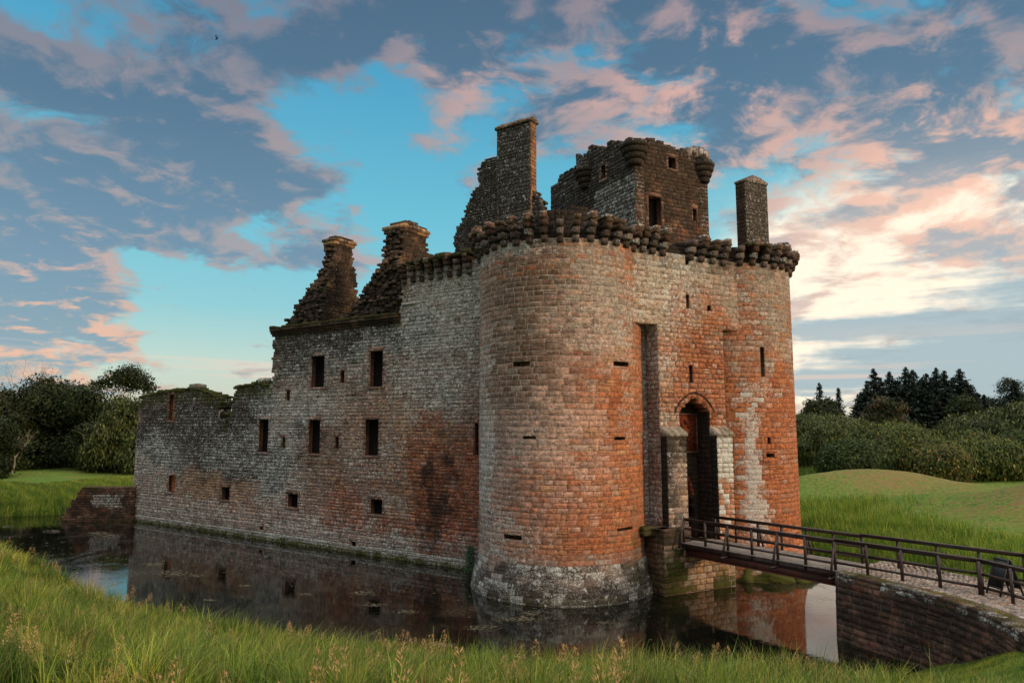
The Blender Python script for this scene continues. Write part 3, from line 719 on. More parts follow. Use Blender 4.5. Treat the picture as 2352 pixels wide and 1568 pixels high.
# ---- west curtain
ww = Mesh(); PW = flat(WA, DW, NW)
f0 = lambda x, y: west(x, y)
def prof_fn(pts):                               # picture outline of a wall head -> height along the wall
    q = sorted(west(x, y) for x, y in pts)
    return lambda u: np.interp(u, [a for a, b in q], [b for a, b in q])
SC = west(630, 755)[0]; SM = west(922, 660)[0]
low_top = prof_fn([(318, 925), (330, 912), (372, 902), (400, 898), (428, 897), (444, 890), (462, 897), (492, 905), (505, 920), (512, 932), (516, 978), (521, 978), (522, 895), (540, 893), (560, 888), (585, 884), (600, 878), (612, 886), (630, 886)])
win_px = [(715, 745, 818, 889), (849, 879, 806, 888), (594, 616, 963, 1038), (708, 735, 964, 1041), (838, 869, 963, 1046), (781, 791, 852, 879), (657, 666, 896, 920), (647, 655, 1004, 1029), (769, 778, 1003, 1030),
          (388, 400, 907, 965), (386, 403, 1092, 1130), (508, 527, 1119, 1148), (660, 684, 1134, 1165), (850, 878, 1147, 1181), (598, 604, 1209, 1217), (806, 817, 1243, 1254), (1090, 1099, 972, 1044), (350, 356, 1270 - 120, 1280 - 112)]
w_holes = [px_rect(f0, *b) for b in win_px[:-1]]
w_holes.append(px_rect(f0, 501, 517, 935, 962))
zw = Zones([(k, *west(x, y), ru, rz, st) for (k, x, y, ru, rz, st) in [
    ('white', 1010, 720, 3.0, 2.6, 1), ('white', 990, 860, 2.6, 2.2, .8), ('white', 1080, 680, 1.5, 3, .8), ('white', 690, 930, 3.6, 1.0, .9), ('white', 640, 1000, 2.2, 1.0, .9), ('white', 870, 1060, 2.0, 1.2, .7), ('white', 880, 830, 2.5, 1.4, .6), ('white', 740, 850, 4, 1.2, .5),
    ('white', 350, 1080, 3.5, 2.2, .7), ('white', 640, 1100, 2.2, 2.0, .7), ('white', 950, 1240, 3, .8, .7), ('white', 560, 1050, 4, 1.2, .5), ('white', 330, 1140, 2.5, 1.2, .7),
    ('white', 450, 1165, 5, .7, .7), ('white', 700, 1210, 5, .7, .7), ('white', 900, 1180, 1.5, 1.0, .6), ('black', 440, 1000, 6.5, 1.9, 1), ('black', 560, 930, 2.4, 1.6, .9), ('black', 590, 1070, 3.5, 1.2, .7), ('black', 780, 780, 6, .9, .8), ('black', 700, 840, 2.5, 1.0, .5), ('black', 400, 930, 5, 1.2, .6), ('black', 700, 1000, 1.2, 1.5, .3), ('black', 640, 790, 1.2, 2.0, .4),
    ('red', 1000, 1150, 1.5, 2.6, 1), ('red', 1055, 1080, 1.3, 1.6, .9), ('red', 800, 1190, 1.5, .8, .9), ('red', 985, 1040, 1.0, 1.6, .9), ('red', 905, 1210, .9, .4, .9), ('red', 790, 1140, 1.3, .7, .7), ('red', 880, 1090, 1.5, .9, .35), ('red', 1070, 1180, 1.0, 1.6, .8),
    ('ochre', 470, 1130, 4.5, 1.0, .9), ('ochre', 930, 1010, 2.8, 1.6, .8), ('ochre', 930, 1130, 1.2, 1.8, .8), ('ochre', 720, 1090, 3.0, 1.0, .4), ('pink', 700, 1180, 6, 1.4, .9), ('pink', 880, 980, 3.0, 1.2, .7), ('pink', 560, 1170, 7, .8, .7), ('stain', 1005, 1130, .9, 2.4, .7), ('stain', 985, 1220, .8, .8, .6)]], .8, .45)
def look_w(u, z, rg):
    k = zw.get(u, z); wh, bl, rd, oc, pk, st = (k.get(q, 0) for q in ('white', 'black', 'red', 'ochre', 'pink', 'stain'))
    col = pick(rg, [(.6, MAUVE), (.7, BROWN), (.45, UMBER), (2.6 * rd, RED), (1.2 * rd, ORANGE), (.03 + 1.3 * oc, OCHRE), (.15 + 1.6 * pk, PINK), (.2, GREY), (.06, RED)])
    li = .30 + .26 * wh + .08 * bl + rg.uniform(-.06, .08) - .16 * rd - .05 * oc
    dk = .03 + .50 * bl + .30 * st - .14 * pk + .10 * fbm(u * .5, z * .5, 12); mo = 0
    if z > 14.0 and SM < u < SC: dk += .2; mo = .2
    if u > SC and z > low_top(u) - .8: mo = .35; dk += .1
    if z < .55: mo = .42 * (1 - z / .7) + .05; li += .22; dk -= .1; col = GREY
    mc = blend((.235, .205, .175), (.16, .07, .045), rd); mc = blend(mc, (.05, .04, .035), bl * .6)
    return shade(rg, col, .25), (max(li, 0), dk, mo), mc, (.16 + .35 * wh, dk, mo)
def w_keep(u, z):
    if u > SC: return z < low_top(u) + .18 * fbm(u * 2.1, 5.5)
    if u > SM: return z < 14.45
    return z < 17.35 + .35 * fbm(u * .9, 8.8)
WEND = west(302, 1190)[0]
masonry(ww, PW, -2.2, WEND, -.5, 17.7, (.15, .29), (.18, .50), 1.1, look_w, w_holes, keep=w_keep, seed=101, rough=.022, relief=.022, gap=.017, split=.28)
# return of the far corner
pc = PW(WEND, 0, 0); rd_ = Vector((-.35, .94, 0)).normalized(); rn = Vector((-rd_.y, rd_.x, 0))
masonry(ww, flat(pc, rd_, rn), 0.02, 9, -.5, 10, (.2, .3), (.3, .6), 1.0, lambda u, z, rg: look_w(WEND - 1, z, rg), keep=lambda u, z: z < 9.7 - u * .25 + .4 * fbm(u, 3), seed=103)
westw = ww.build('curtain_wall', STONE, castle); westw['label'] = 'long lichen spotted west curtain wall rising straight from the moat'
# shallow window recesses; black backs painted in place of dark rooms
mb = Mesh(); P5 = flat(PW(0, 0, 1.12), DW, NW)
def win_surround(P, h, parent, name, depth, col, sill=True, arch=False):
    """dressed margin and a shallow lined recess, shade painted in, behind one opening"""
    mb = Mesh(); rg = random.Random(int(h[0] * 100)); a, b, c, d = h; m_ = .16 if (b - a) > .5 else .09; pr = .022
    z = c
    while z < d - .02:                              # jamb stones
        hh = min(rg.uniform(.25, .4), d - z)
        for sgn in (-1, 1):
            l = m_ * rg.uniform(.8, 1.5)
            p, q = ((a - l, a) if sgn < 0 else (b, b + l))
            slab(mb, P, p + .006, q - .006, z + .006, z + hh - .006, -pr, .03, shade(rg, col), (.26, .1, 0))
        z += hh
    slab(mb, P, a - m_ * 1.4, b + m_ * 1.4, d + .004, d + .24, -pr - .004, .03, shade(rg, col), (.2, .1, 0))
    if sill: slab(mb, P, a - m_, b + m_, c - .16, c - .004, -pr - .03, .03, shade(rg, col), (.3, .1, .1))
    fo = mb.build('window', STONE, parent)
    slit('reveal', P, (a + b) / 2, (c + d) / 2, b - a, d - c, fo, depth, (.085, .038, .022))  # reveal colour darkened to carry the shade inside the opening
    return fo
for i, h in enumerate(w_holes):
    big = (h[1] - h[0]) > .45
    if i == len(w_holes) - 1: continue
    dpt = .36 if big else .22
    col = pick(random.Random(i), [(1, BROWN), (1, MAUVE)])
    if i == 9 or i == 10: dpt = .45
    win_surround(PW, h, westw, 'window', dpt, col, sill=big)
# orange stone filling of two blocked openings
for i in (9, 10):
    h = w_holes[i]; mb = Mesh(); masonry(mb, lambda u, z, q: PW(u, z, q + .3), h[0] + .01, h[1] - .01, h[2] + .01, h[3] - .01, (.2, .3), (.3, .5), .1, lambda u, z, rg: (shade(rg, ORANGE), (.03, -.3, 0), BROWN, (0, 0, 0)), seed=i)
    f = mb.build('blocking', STONE, westw); f['label'] = 'orange stone filling a blocked opening'
# moulded cornice of the residential range and its turf
mb = Mesh(); rg = random.Random(9)
u = SM
while u < SC + .1:
    l = min(rg.uniform(.5, .9), SC + .12 - u)
    if l < .1: break
    for (z0_, z1_, pr) in ((14.12, 14.28, .10), (14.28, 14.44, .20), (14.44, 14.62, .30)):
        slab(mb, PW, u + .005, u + l - .005, z0_ + .002, z1_ + rg.uniform(-.02, .02), -pr - rg.uniform(0, .03), .3, shade(rg, UMBER), (.12, .25, .15))
    slab(mb, PW, u, u + l, 14.63, 14.74 + rg.uniform(0, .12), -.22 - rg.uniform(0, .15), .9, (.06, .05, .022), (.05, .25, .34))
    u += l
cornice = mb.build('cornice', STONE, westw); cornice['label'] = 'mossy moulded cornice along the wall head'
rw = math.atan2(-DW.y, -DW.x)
for i in range(8):
    s_ = .3 + i * .72; p = PW(s_, 0, .0)
    place_corbel(westw, p[0], p[1], CZ + .02 - .03 * (i % 2), rw, seq[(i + 2) % 16], .95)
mb = Mesh(); rg = random.Random(19)
for i in range(16):
    u = -.2 + i * .38
    if rg.random() < .8: mb = Mesh(); slab(mb, PW, u, u + .36, CZ + 1.1, CZ + 1.22 + rg.uniform(0, .28), -.52 - rg.uniform(0, .15), .5, shade(rg, UMBER), (.15, .3, .3)); mb.build('walkway_slab', STONE, westw)
mb = Mesh(); slab(mb, PW, SM - 1.3, SM - .15, 15.2, 15.32, -.14, .2, GREY, (.6, 0, 0)); mb.build('string_course', STONE, westw)
# loose coping stones and turf on the low western stretch
mb = Mesh(); rg = random.Random(29); u = SC + .2
while u < WEND - .2:
    z = low_top(u); l = rg.uniform(.25, .6)
    if abs(low_top(u + l) - z) < .8:
        p = PW(u + l / 2, z + .06, .3)
        mb = Mesh(); mb.box(p, (l / 2, .35, rg.uniform(.06, .18)), shade(rg, pick(rg, [(1, GREY), (1, UMBER)])), (.25, .1, .5), rw + rg.uniform(-.2, .2), .05, rg); mb.build('coping', STONE, westw)
    u += l * .8
p = PW(west(600, 878)[0], west(600, 878)[1] + .12, .3); mb = Mesh(); mb.box(p, (.3, .35, .22), GREY, (.5, 0, 0), rw + .2, .04, rg); mb.build('coping', STONE, westw)
p = PW(west(446, 890)[0], west(446, 890)[1] + .1, .3); mb = Mesh(); mb.box(p, (.55, .35, .2), GREY, (.3, .1, .3), rw + .1, .06, rg)
mb.build('coping', STONE, westw)
# timber remains in the notch
mb = Mesh(); a, z = west(506, 950); mb.bar(PW(a - .4, z + .25, -.05), PW(a + .4, z + .1, .1), .12, .1); mb.bar(PW(a + .05, z + .15, 0), PW(a + .2, z - .55, 0), .11, .09)
TIMB_OLD = timber_material('old_timber', (.16, .12, .09), (.30, .25, .2))
mb.build('beam', TIMB_OLD, westw)

# east curtain, seen only from the side
ew = Mesh(); masonry(ew, flat((C2[0] + 3.0, C2[1], 0), DE, NE), 2.0, 32, -.5, 13, (.35, .5), (.6, 1.1), 1.0, look_w, seed=111)
ewo = ew.build('curtain_wall', STONE, castle); ewo['label'] = 'east curtain wall behind the right tower'

# ---- slices: broken walls built of thin leaves with their own ragged outline
def gable(mb, P, poly_fn, u0, u1, z0, z1, th, n, look, seed, grow=0.0, ch=(.15, .24), sl=(.25, .5)):
    """n leaves each th thick, going back; poly_fn(u, z, i) says whether a stone stands"""
    for i in range(n):
        Pi = (lambda off: (lambda u, z, q: P(u, z, q + off)))(i * th)
        masonry(mb, Pi, u0, u1, z0, z1, ch, sl, th - .004, look, keep=lambda u, z, i=i: poly_fn(u, z, i), seed=seed + i, rough=.02, relief=.03 if i == 0 else .0)
CW = Vector((-NW.x, -NW.y, 0))                  # into the castle from the west wall
def cross(s0): p = PW(s0, 0, 0); return (p[0], p[1])
def on_cross(x, y, s0): return on_plane(x, y, cross(s0), CW)
def inside(pts):
    def f(u, z):
        c = False; n = len(pts)
        for i in range(n):
            (x0, y0), (x1, y1) = pts[i], pts[(i + 1) % n]
            if (y0 > z) != (y1 > z) and u < (x1 - x0) * (z - y0) / (y1 - y0) + x0: c = not c
        return c
    return f
look_tan = lambda u, z, rg: (scale(shade(rg, pick(rg, [(1.2, OCHRE), (.8, BROWN), (.5, PINK), (.3, UMBER)]), .25), .72), (.20 + rg.uniform(-.05, .08), .30 + .3 * fbm(u * .8, z * .8), .08), UMBER, (0, .3, .05))
def chimney_gable(s0, edge_px, right_px, n_top, n_grow, seed, zbase, name_lab, start, drop):
    e = [on_cross(x, y, s0) for x, y in edge_px]; rr = [on_cross(x, y, s0) for x, y in right_px]
    poly = inside(e + rr[::-1]); us = [p[0] for p in e]; zmax = max(p[1] for p in e)
    mb = Mesh(); TH = .33
    Pc = flat(cross(s0), CW, -DW)               # face looks along -DW (towards the gate)
    def f(u, z, i):
        ok = poly(u + .10 * fbm(u * 2, z * 2, i), z)
        if i < n_top: return ok
        return ok and z < zmax - start - drop * (i - n_top + .5) / n_grow + .35 * fbm(u * 1.5, i * 1.7, seed)
    gable(mb, Pc, f, min(us) - .2, max(p[0] for p in rr) + .3, zbase, zmax + .2, TH, n_top + n_grow, look_tan, seed, ch=(.12, .2), sl=(.2, .42))
    o = mb.build('gable', STONE, castle); o['label'] = name_lab
    return o, Pc, e, rr, TH
g1, Pc1, e1, r1, TH_ = chimney_gable(west(734, 742)[0], [(734, 752), (736, 730), (746, 680), (757, 640), (762, 612), (768, 580), (770, 546)], [(826, 752), (822, 690), (817, 640), (811, 600), (811, 552)], 3, 9, 201, 13.6, 'broken gable under the left chimney', 1.9, 4.5)
g2, Pc2, e2, r2, TH_ = chimney_gable(west(921, 700)[0] + .05, [(921, 740), (921, 650), (920, 600), (926, 560), (931, 515)], [(1010, 740), (990, 640), (984, 590), (979, 560), (979, 520)], 5, 11, 221, 13.6, 'broken gable under the second chimney', 2.1, 4.0)
def chimney_cap(Pc, ua, ub, z, th, parent, seed, name='chimney_cap'):
    mb = Mesh(); rg = random.Random(seed)
    for (ex, za, zb) in ((.10, z - .42, z - .22), (.18, z - .2, z + .02)):
        u = ua - ex
        while u < ub + ex - .05:
            l = min(rg.uniform(.3, .55), ub + ex - u)
            slab(mb, Pc, u + .005, u + l - .005, za, zb + rg.uniform(-.05, .03), -ex, th + ex, shade(rg, pick(rg, [(1, UMBER), (1, OCHRE)])), (.3, .15, .1)); u += l
    u = ua
    while u < ub - .1:
        l = rg.uniform(.25, .5); hh = rg.uniform(.02, .3)
        if rg.random() < .75: slab(mb, Pc, u, min(u + l, ub), z + .03, z + .05 + hh, rg.uniform(-.1, .1), th * rg.uniform(.6, 1), shade(rg, UMBER), (.3, .2, .2))
        u += l
    return mb.build(name, STONE, parent)
chimney_cap(Pc1, e1[-1][0] - .02, r1[-1][0] + .05, e1[-1][1], TH_ * 3, g1, 5)
chimney_cap(Pc2, e2[-1][0] - .02, r2[-1][0] + .05, e2[-1][1], TH_ * 5, g2, 6)

# ---- tall chimney slab on its gable, set back behind the west wall
OFFG = 5.0
PG = flat(PW(0, 0, OFFG), DW, NW)
def wg(x, y, off=OFFG): return west(x, y, off)
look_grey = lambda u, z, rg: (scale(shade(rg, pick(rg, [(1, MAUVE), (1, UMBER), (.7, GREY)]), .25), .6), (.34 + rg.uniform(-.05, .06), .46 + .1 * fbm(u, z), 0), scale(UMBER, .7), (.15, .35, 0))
pg = [wg(*p) for p in [(1030, 660), (1043, 600), (1043, 548), (1052, 520), (1062, 500), (1072, 478), (1078, 458), (1090, 437), (1101, 425), (1101, 374), (1140, 356), (1150, 356), (1225, 440), (1240, 462), (1245, 660)]]
pin = inside(pg); mb = Mesh()
gable(mb, PG, lambda u, z, i: pin(u + .06 * fbm(u * 2, z * 2, i), z), min(p[0] for p in pg), max(p[0] for p in pg), 13, 28, .4, 2, look_grey, 301, ch=(.13, .19), sl=(.18, .42))
g3 = mb.build('gable', STONE, castle); g3['label'] = 'steep gable at the foot of the tallest chimney'
ca, cz0 = wg(1220, 470, OFFG - .15); cb, _ = wg(1141, 470, OFFG - .15); ctopR = wg(1219, 273, OFFG - .15)[1]; ctopL = wg(1143, 298, OFFG - .15)[1]
ct = min(ctopR, ctopL)
def shaft(P0, d, n, ua, ub, z0_, z1_, dep, look_a, look_b, seed, top=None):
    """four-sided chimney: wide face on the plane, flank at ua end and ub end, back"""
    mb = Mesh(); Pf = flat(P0, d, n)
    kp = (lambda u, z: z < top(u)) if top else None
    masonry(mb, Pf, ua, ub, z0_, z1_, (.2, .3), (.28, .55), .15, look_a, seed=seed, keep=kp)
    for (uu, sg) in ((ua, -1), (ub, 1)):
        q = Pf(uu, 0, 0); masonry(mb, flat(q, (-n[0], -n[1]), (d[0] * sg, d[1] * sg)), 0, dep, z0_, z1_, (.2, .3), (.25, .5), .15, look_b if sg < 0 else look_a, seed=seed + 1 + sg)
    q = Pf(0, 0, dep); masonry(mb, flat(q, d, (-n[0], -n[1])), ua, ub, z0_, z1_, (.3, .4), (.4, .8), .15, look_a, seed=seed + 7)
    return mb
look_side = lambda u, z, rg: (shade(rg, pick(rg, [(1, OCHRE), (1, ORANGE), (.5, BROWN)]), .2), (.14 + rg.uniform(-.05, .05), .10, .05), UMBER, (0, .1, .05))
P0 = PW(0, 0, OFFG - .15)
# flank width from the picture
fl = on_plane(1232, 380, PG(ca, 0, -.15), CW)[0]
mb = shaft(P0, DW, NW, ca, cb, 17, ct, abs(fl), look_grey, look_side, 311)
ch3 = mb.build('chimney_stack', STONE, castle); ch3['label'] = 'tallest slab-like chimney, ridge topped, behind the left gate tower'
def ridge_cap(P0, d, n, ua, ub, z, dep, rise, parent, seed, eaves=.12):
    """sloping saddle-back cap whose ridge runs along d"""
    mb = Mesh(); Pf = flat(P0, d, n); rg = random.Random(seed); u = ua - eaves
    while u < ub + eaves - .05:
        l = min(rg.uniform(.3, .5), ub + eaves - u); j = rg.uniform(-.03, .05); k = len(mb.v)
        for q in (u + .006, u + l - .006):
            mb.v += [Pf(q, z - .06, -eaves), Pf(q, z + .08 + j, -eaves), Pf(q, z + rise + j, dep / 2), Pf(q, z + .08 + j, dep + eaves), Pf(q, z - .06, dep + eaves)]
        c = shade(rg, UMBER)
        for f in ((0, 5, 6, 1), (1, 6, 7, 2), (2, 7, 8, 3), (3, 8, 9, 4), (4, 9, 5, 0), (0, 1, 2, 3, 4), (9, 8, 7, 6, 5)): mb.face([k + i for i in f], c, (.35, .15, .15))
        u += l
    return mb.build('chimney_cap', STONE, parent)
ridge_cap(P0, DW, NW, ca, cb, ct, abs(fl), .42, ch3, 3)

# ---- fifth chimney, right, over the right tower
O5 = -1.0
a5, b5 = front(1712, 470, O5)[0], front(1763, 470, O5)[0]; z5 = front(1740, 420, O5)[1]
P05 = (C1[0] + O5 * NF.x, C1[1] + O5 * NF.y)
mb = shaft(P05, DF, NF, a5, b5, 16, z5, .8, lambda u, z, rg: (shade(rg, pick(rg, [(1, MAUVE), (1, GREY), (.7, UMBER)]), .2), (.34, .40, .04), UMBER, (.2, .3, 0)), lambda u, z, rg: (shade(rg, pick(rg, [(1, OCHRE), (1.3, UMBER), (.5, BROWN)]), .2), (.2, .40, .10), UMBER, (.1, .3, .1)), 331)
ch5 = mb.build('chimney_stack', STONE, castle); ch5['label'] = 'plain square chimney above the right gate tower'
mb = Mesh(); Pf = flat(P05, DF, NF); e = .05; k = 0; zz = z5
mid = a5 * .35 + b5 * .65
mb.v = [Pf(a5 - e, zz - .05, -e), Pf(b5 + e, zz - .05, -e), Pf(b5 + e, zz - .05, 0.8 + e), Pf(a5 - e, zz - .05, 0.8 + e), Pf(a5 - e, zz + .1, -e), Pf(b5 + e, zz + .1, -e), Pf(b5 + e, zz + .1, 0.8 + e), Pf(a5 - e, zz + .1, 0.8 + e), Pf(mid - .3, zz + .6, .25), Pf(b5 - .25, zz + .5, .25), Pf(b5 - .25, zz + .5, .6), Pf(mid - .3, zz + .6, .6)]
for f in ((0, 1, 5, 4), (1, 2, 6, 5), (2, 3, 7, 6), (3, 0, 4, 7), (4, 5, 9, 8), (5, 6, 10, 9), (6, 7, 11, 10), (7, 4, 8, 11), (8, 9, 10, 11)): mb.face(list(f), UMBER, (.4, .1, .1))
mb.build('chimney_cap', STONE, ch5)

# ---- the tower house behind the gate
OK_ = -2.5
fk = lambda x, y: front(x, y, OK_)
k0, k1 = fk(1458, 400)[0], fk(1627, 480)[0]
PK = FP(OK_); pK = PK(k0, 0, 0)
def lk(x, y): return on_plane(x, y, (pK[0], pK[1]), (-NF.x, -NF.y))
tR = sorted(fk(*p) for p in [(1458, 345), (1478, 338), (1488, 336), (1489, 312), (1497, 312), (1499, 324), (1512, 330), (1522, 322), (1530, 335), (1560, 345), (1585, 352), (1600, 356), (1628, 362)])
topR = lambda u: np.interp(u, [a for a, b in tR], [b for a, b in tR])
tL = sorted(lk(*p) for p in [(1458, 345), (1450, 340), (1440, 322), (1425, 330), (1418, 326), (1402, 325), (1385, 340), (1370, 335), (1350, 340), (1347, 362), (1338, 372), (1320, 385), (1295, 400), (1275, 415), (1265, 428)])
topL = lambda u: np.interp(u, [a for a, b in tL], [b for a, b in tL])
look_kR = lambda u, z, rg: (shade(rg, pick(rg, [(1, UMBER), (1.2, BROWN), (.9, OCHRE), (.45, ORANGE)] if z > 20.3 else [(1, ORANGE), (.4, PINK), (.9, BROWN)]), .25), (.22 + rg.uniform(-.05, .06), .32 + .14 * max(0, (z - 22) / 3), .10 + .15 * max(0, fbm(u, z * .7, 4))), scale(UMBER, .8), (.1, .36, .06))
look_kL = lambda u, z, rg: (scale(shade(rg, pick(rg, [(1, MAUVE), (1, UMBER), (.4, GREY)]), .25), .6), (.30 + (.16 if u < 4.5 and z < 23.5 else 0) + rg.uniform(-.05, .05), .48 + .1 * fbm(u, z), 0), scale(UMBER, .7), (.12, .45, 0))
hR = [px_rect(fk, 1490, 1519, 452, 540), px_rect(fk, 1535, 1552, 362, 388), px_rect(fk, 1591, 1600, 480, 508)]
hL = [px_rect(lk, 1380, 1391, 380, 412)]
mb = Mesh()
masonry(mb, PK, k0, k1, 16, 27.5, (.2, .3), (.3, .62), .7, look_kR, hR, keep=lambda u, z: z < topR(u) + .28 * fbm(u * 2.2, 7), seed=401, relief=.025, rough=.012)
PKL = flat((pK[0], pK[1]), (-NF.x, -NF.y), (-DF.x, -DF.y)); dl = tL[-1][0]
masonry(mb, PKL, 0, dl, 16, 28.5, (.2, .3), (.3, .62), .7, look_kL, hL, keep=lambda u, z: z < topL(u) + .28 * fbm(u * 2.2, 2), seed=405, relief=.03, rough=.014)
pR = PK(k1, 0, 0)
masonry(mb, flat((pR[0], pR[1]), (-NF.x, -NF.y), (DF.x, DF.y)), 0, dl, 16, 25.6, (.25, .35), (.4, .7), .7, look_kL, seed=407)
pB = PK(k0, 0, dl); masonry(mb, flat((pB[0], pB[1]), DF, (-NF.x, -NF.y)), 0, k1 - k0, 16, 25.4, (.25, .35), (.4, .7), .7, look_kL, seed=409)
k = len(mb.v); mb.v += [PK(k0 + .5, 23.4, .5), PK(k1 - .5, 23.4, .5), PK(k1 - .5, 23.4, dl - .5), PK(k0 + .5, 23.4, dl - .5)]; mb.face([k, k + 1, k + 2, k + 3], UMBER, (0, 0, .2))  # unseen inner cap added to keep light out of the shell
keep_o = mb.build('tower_house', STONE, castle); keep_o['label'] = 'upper tower house with corner turrets behind the gate wall'
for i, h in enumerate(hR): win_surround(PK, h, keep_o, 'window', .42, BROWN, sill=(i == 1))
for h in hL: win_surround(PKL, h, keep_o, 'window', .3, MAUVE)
def bartizan(x, y, zb, r, parent, seed, wall_h, part=360):
    mb = Mesh(); prof = [(.05, 0.0)]; z = 0.0; rr = r * .42
    for i in range(3):                                # swelling mouldings
        rn_ = rr + r * .2
        for j in range(7):
            t = -math.pi / 2 + math.pi * j / 6
            prof.append((rr + (rn_ - rr) * .2 + .11 * math.cos(t) + (rn_ - rr) * (j / 6) * .6, z + .17 + .17 * math.sin(t)))
        z += .36; rr = rn_
    prof += [(r * 1.12, z), (r * 1.2, z + .1), (r * 1.2, z + .2), (r, z + .24), (.05, z + .24)]
    rg = random.Random(seed); cc = {}
    mb.lathe(prof, (x, y, zb), 0, 360, 28, lambda i, j: cc.setdefault((i // 7, j // 4), shade(rg, pick(rg, [(1, BROWN), (1, UMBER), (.3, OCHRE)]))), (.22, .46, .10))
    if wall_h:
        Pd_ = lambda u, zz, q: (x + math.sin(u / r) * (r * .98 - q), y - math.cos(u / r) * (r * .98 - q), zz)
        masonry(mb, Pd_, -math.pi * r, math.pi * r, zb + z + .2, zb + z + .2 + wall_h + .5, (.2, .3), (.28, .5), .3, look_grey, keep=lambda u, zz: zz < zb + z + .25 + wall_h * (.75 + .5 * fbm(u * .9, seed)), seed=seed)
    return mb.build('bartizan', STONE, parent, False)
pb_ = PK(k0 + .12, 0, .12); zb1 = fk(1459, 376)[1]; bartizan(pb_[0], pb_[1], zb1 - .1, .80, keep_o, 3, .12)
pb_ = PK(k1 - .3, 0, .1); zb2 = fk(1618, 418)[1]; bartizan(pb_[0], pb_[1], zb2 - .1, .66, keep_o, 4, .30)
ul = lk(1347, 430); pb_ = PKL(ul[0] + .1, 0, .1); bartizan(pb_[0], pb_[1], ul[1] - .1, .74, keep_o, 5, 1.35)
# jagged stubs on the wall head
mb = Mesh(); rg = random.Random(77)
for i in range(16):
    u = rg.uniform(k0 + .2, k1 - .2); p = PK(u, topR(u) + rg.uniform(-.05, .12), .3); mb = Mesh(); mb.box(p, (rg.uniform(.1, .28), .25, rg.uniform(.07, .16)), shade(rg, UMBER), (.3, .2, .2), rotf + rg.uniform(-.3, .3), .03, rg); mb.build('coping', STONE, keep_o)
for (x, y, h_) in ((1585, 345, .5), (1600, 342, .6), (1612, 342, .65), (1622, 350, .4)):
    u, z = fk(x, y); p = PK(u, z - h_ / 2, .3); mb = Mesh(); mb.box(p, (.24, .3, h_ / 2 + .15), shade(rg, MAUVE), (.4, .15, .1), rotf + rg.uniform(-.1, .1), .03, rg); mb.build('coping', STONE, keep_o)

# ================================================================ ground and water
NEAR = [(-90, 70), (-60, 57), (-45, 51), (-31, 43.5), (-24.5, 37.8), (-18.8, 31.8), (-14, 28.6), (-10, 26.2), (-4.5, 23.6), (0, 22.6), (5.6, 22.0), (9.2, 21.4), (11.8, 22.6), (14.6, 24.2)]
RIGHT = [(16.5, 25.5), (19.5, 27.0), (22.2, 30.5), (21, 36), (19.2, 43), (18.6, 50), (20, 60), (24, 75), (24, 100)]
FAR = [(-10, 105), (-36, 90), (-40, 72), (-39, 63.5), (-45, 61.5), (-60, 66), (-90, 84)]
MOAT = np.array(NEAR + RIGHT + FAR, dtype=float)
def moat_dist(x, y):
    """distance to the waterline, negative inside the moat"""
    x = np.asarray(x, float); y = np.asarray(y, float); best = np.full(x.shape, 1e9); ins = np.zeros(x.shape, bool)
    n = len(MOAT)
    for i in range(n):
        x0, y0 = MOAT[i]; x1, y1 = MOAT[(i + 1) % n]; ex, ey = x1 - x0, y1 - y0
        t = np.clip(((x - x0) * ex + (y - y0) * ey) / (ex * ex + ey * ey), 0, 1)
        best = np.minimum(best, np.hypot(x - x0 - t * ex, y - y0 - t * ey))
        c = ((y0 > y) != (y1 > y)) & (x < ex * (y - y0) / (ey if ey else 1e-9) + x0); ins ^= c
    return np.where(ins, -best, best)
def sstep(v, a, b):
    t = np.clip((v - a) / (b - a), 0, 1); return t * t * (3 - 2 * t)
def wob(x, y, s, o=0.0):            # smooth cheap undulation
    return (np.sin(x * s + 1.3 + o) * np.cos(y * s * 1.17 + .4 + o * 2) + .5 * np.sin(x * s * 2.3 + y * s * 1.9 + o) + .3 * np.sin(x * s * 4.1 - y * s * 3.7 + 2 * o)) / 1.8
def gauss(x, y, cx, cy, rx, ry, a=0.0):
    c, s = math.cos(a), math.sin(a); u = (x - cx) * c + (y - cy) * s; v = -(x - cx) * s + (y - cy) * c
    return np.exp(-((u / rx) ** 2 + (v / ry) ** 2))
nx_ = np.array([p[0] for p in NEAR]); ny_ = np.array([p[1] for p in NEAR])
def height(x, y):
    x = np.asarray(x, float); y = np.asarray(y, float); d = moat_dist(x, y)
    line = np.interp(x, nx_, ny_)
    near = sstep(line + 1.5 - y, -1.0, 1.0) * (1 - sstep(x, 14, 20)) 
    out = np.maximum(d, 0)
    hn = .25 * sstep(d, 0, .5) + np.minimum(.285 * out, 6.15) + .12 * wob(x, y, .7) * sstep(d, .5, 4)
    hf = .75 * sstep(d, 0, 2.5) + .25 * sstep(d, 2, 12) + .9 * sstep(d, 10, 50) + .10 * wob(x, y, .25) * sstep(d, 2, 10)
    hf = hf + 2.1 * gauss(x, y, 38, 74, 9, 5) + 1.0 * gauss(x, y, 29, 72, 6, 4) + 3.5 * gauss(x, y, 44, 52, 10, 5.5, .25) + 1.2 * gauss(x, y, 33, 57, 5, 4, .25) + 1.6 * gauss(x, y, 60, 52, 12, 10)
    hf = hf + (.10 * wob(x, y, .8, 1.0) + .05 * wob(x, y, 2.1, 2.0)) * np.clip(gauss(x, y, 38, 72, 16, 10) + gauss(x, y, 43, 52, 16, 9), 0, 1)
    hf = hf + 2.2 * sstep(x, 16.5, 24) * sstep(30 - y, 0, 10)
    h = hf + (hn - hf) * near
    h = h + 1.25 * gauss(x, y, 15.8, 18.8, 2.6, 3.2) * sstep(d, 0, 3)
    return np.where(d < 0, -1.3 * sstep(-d, 0, 1.5), h)
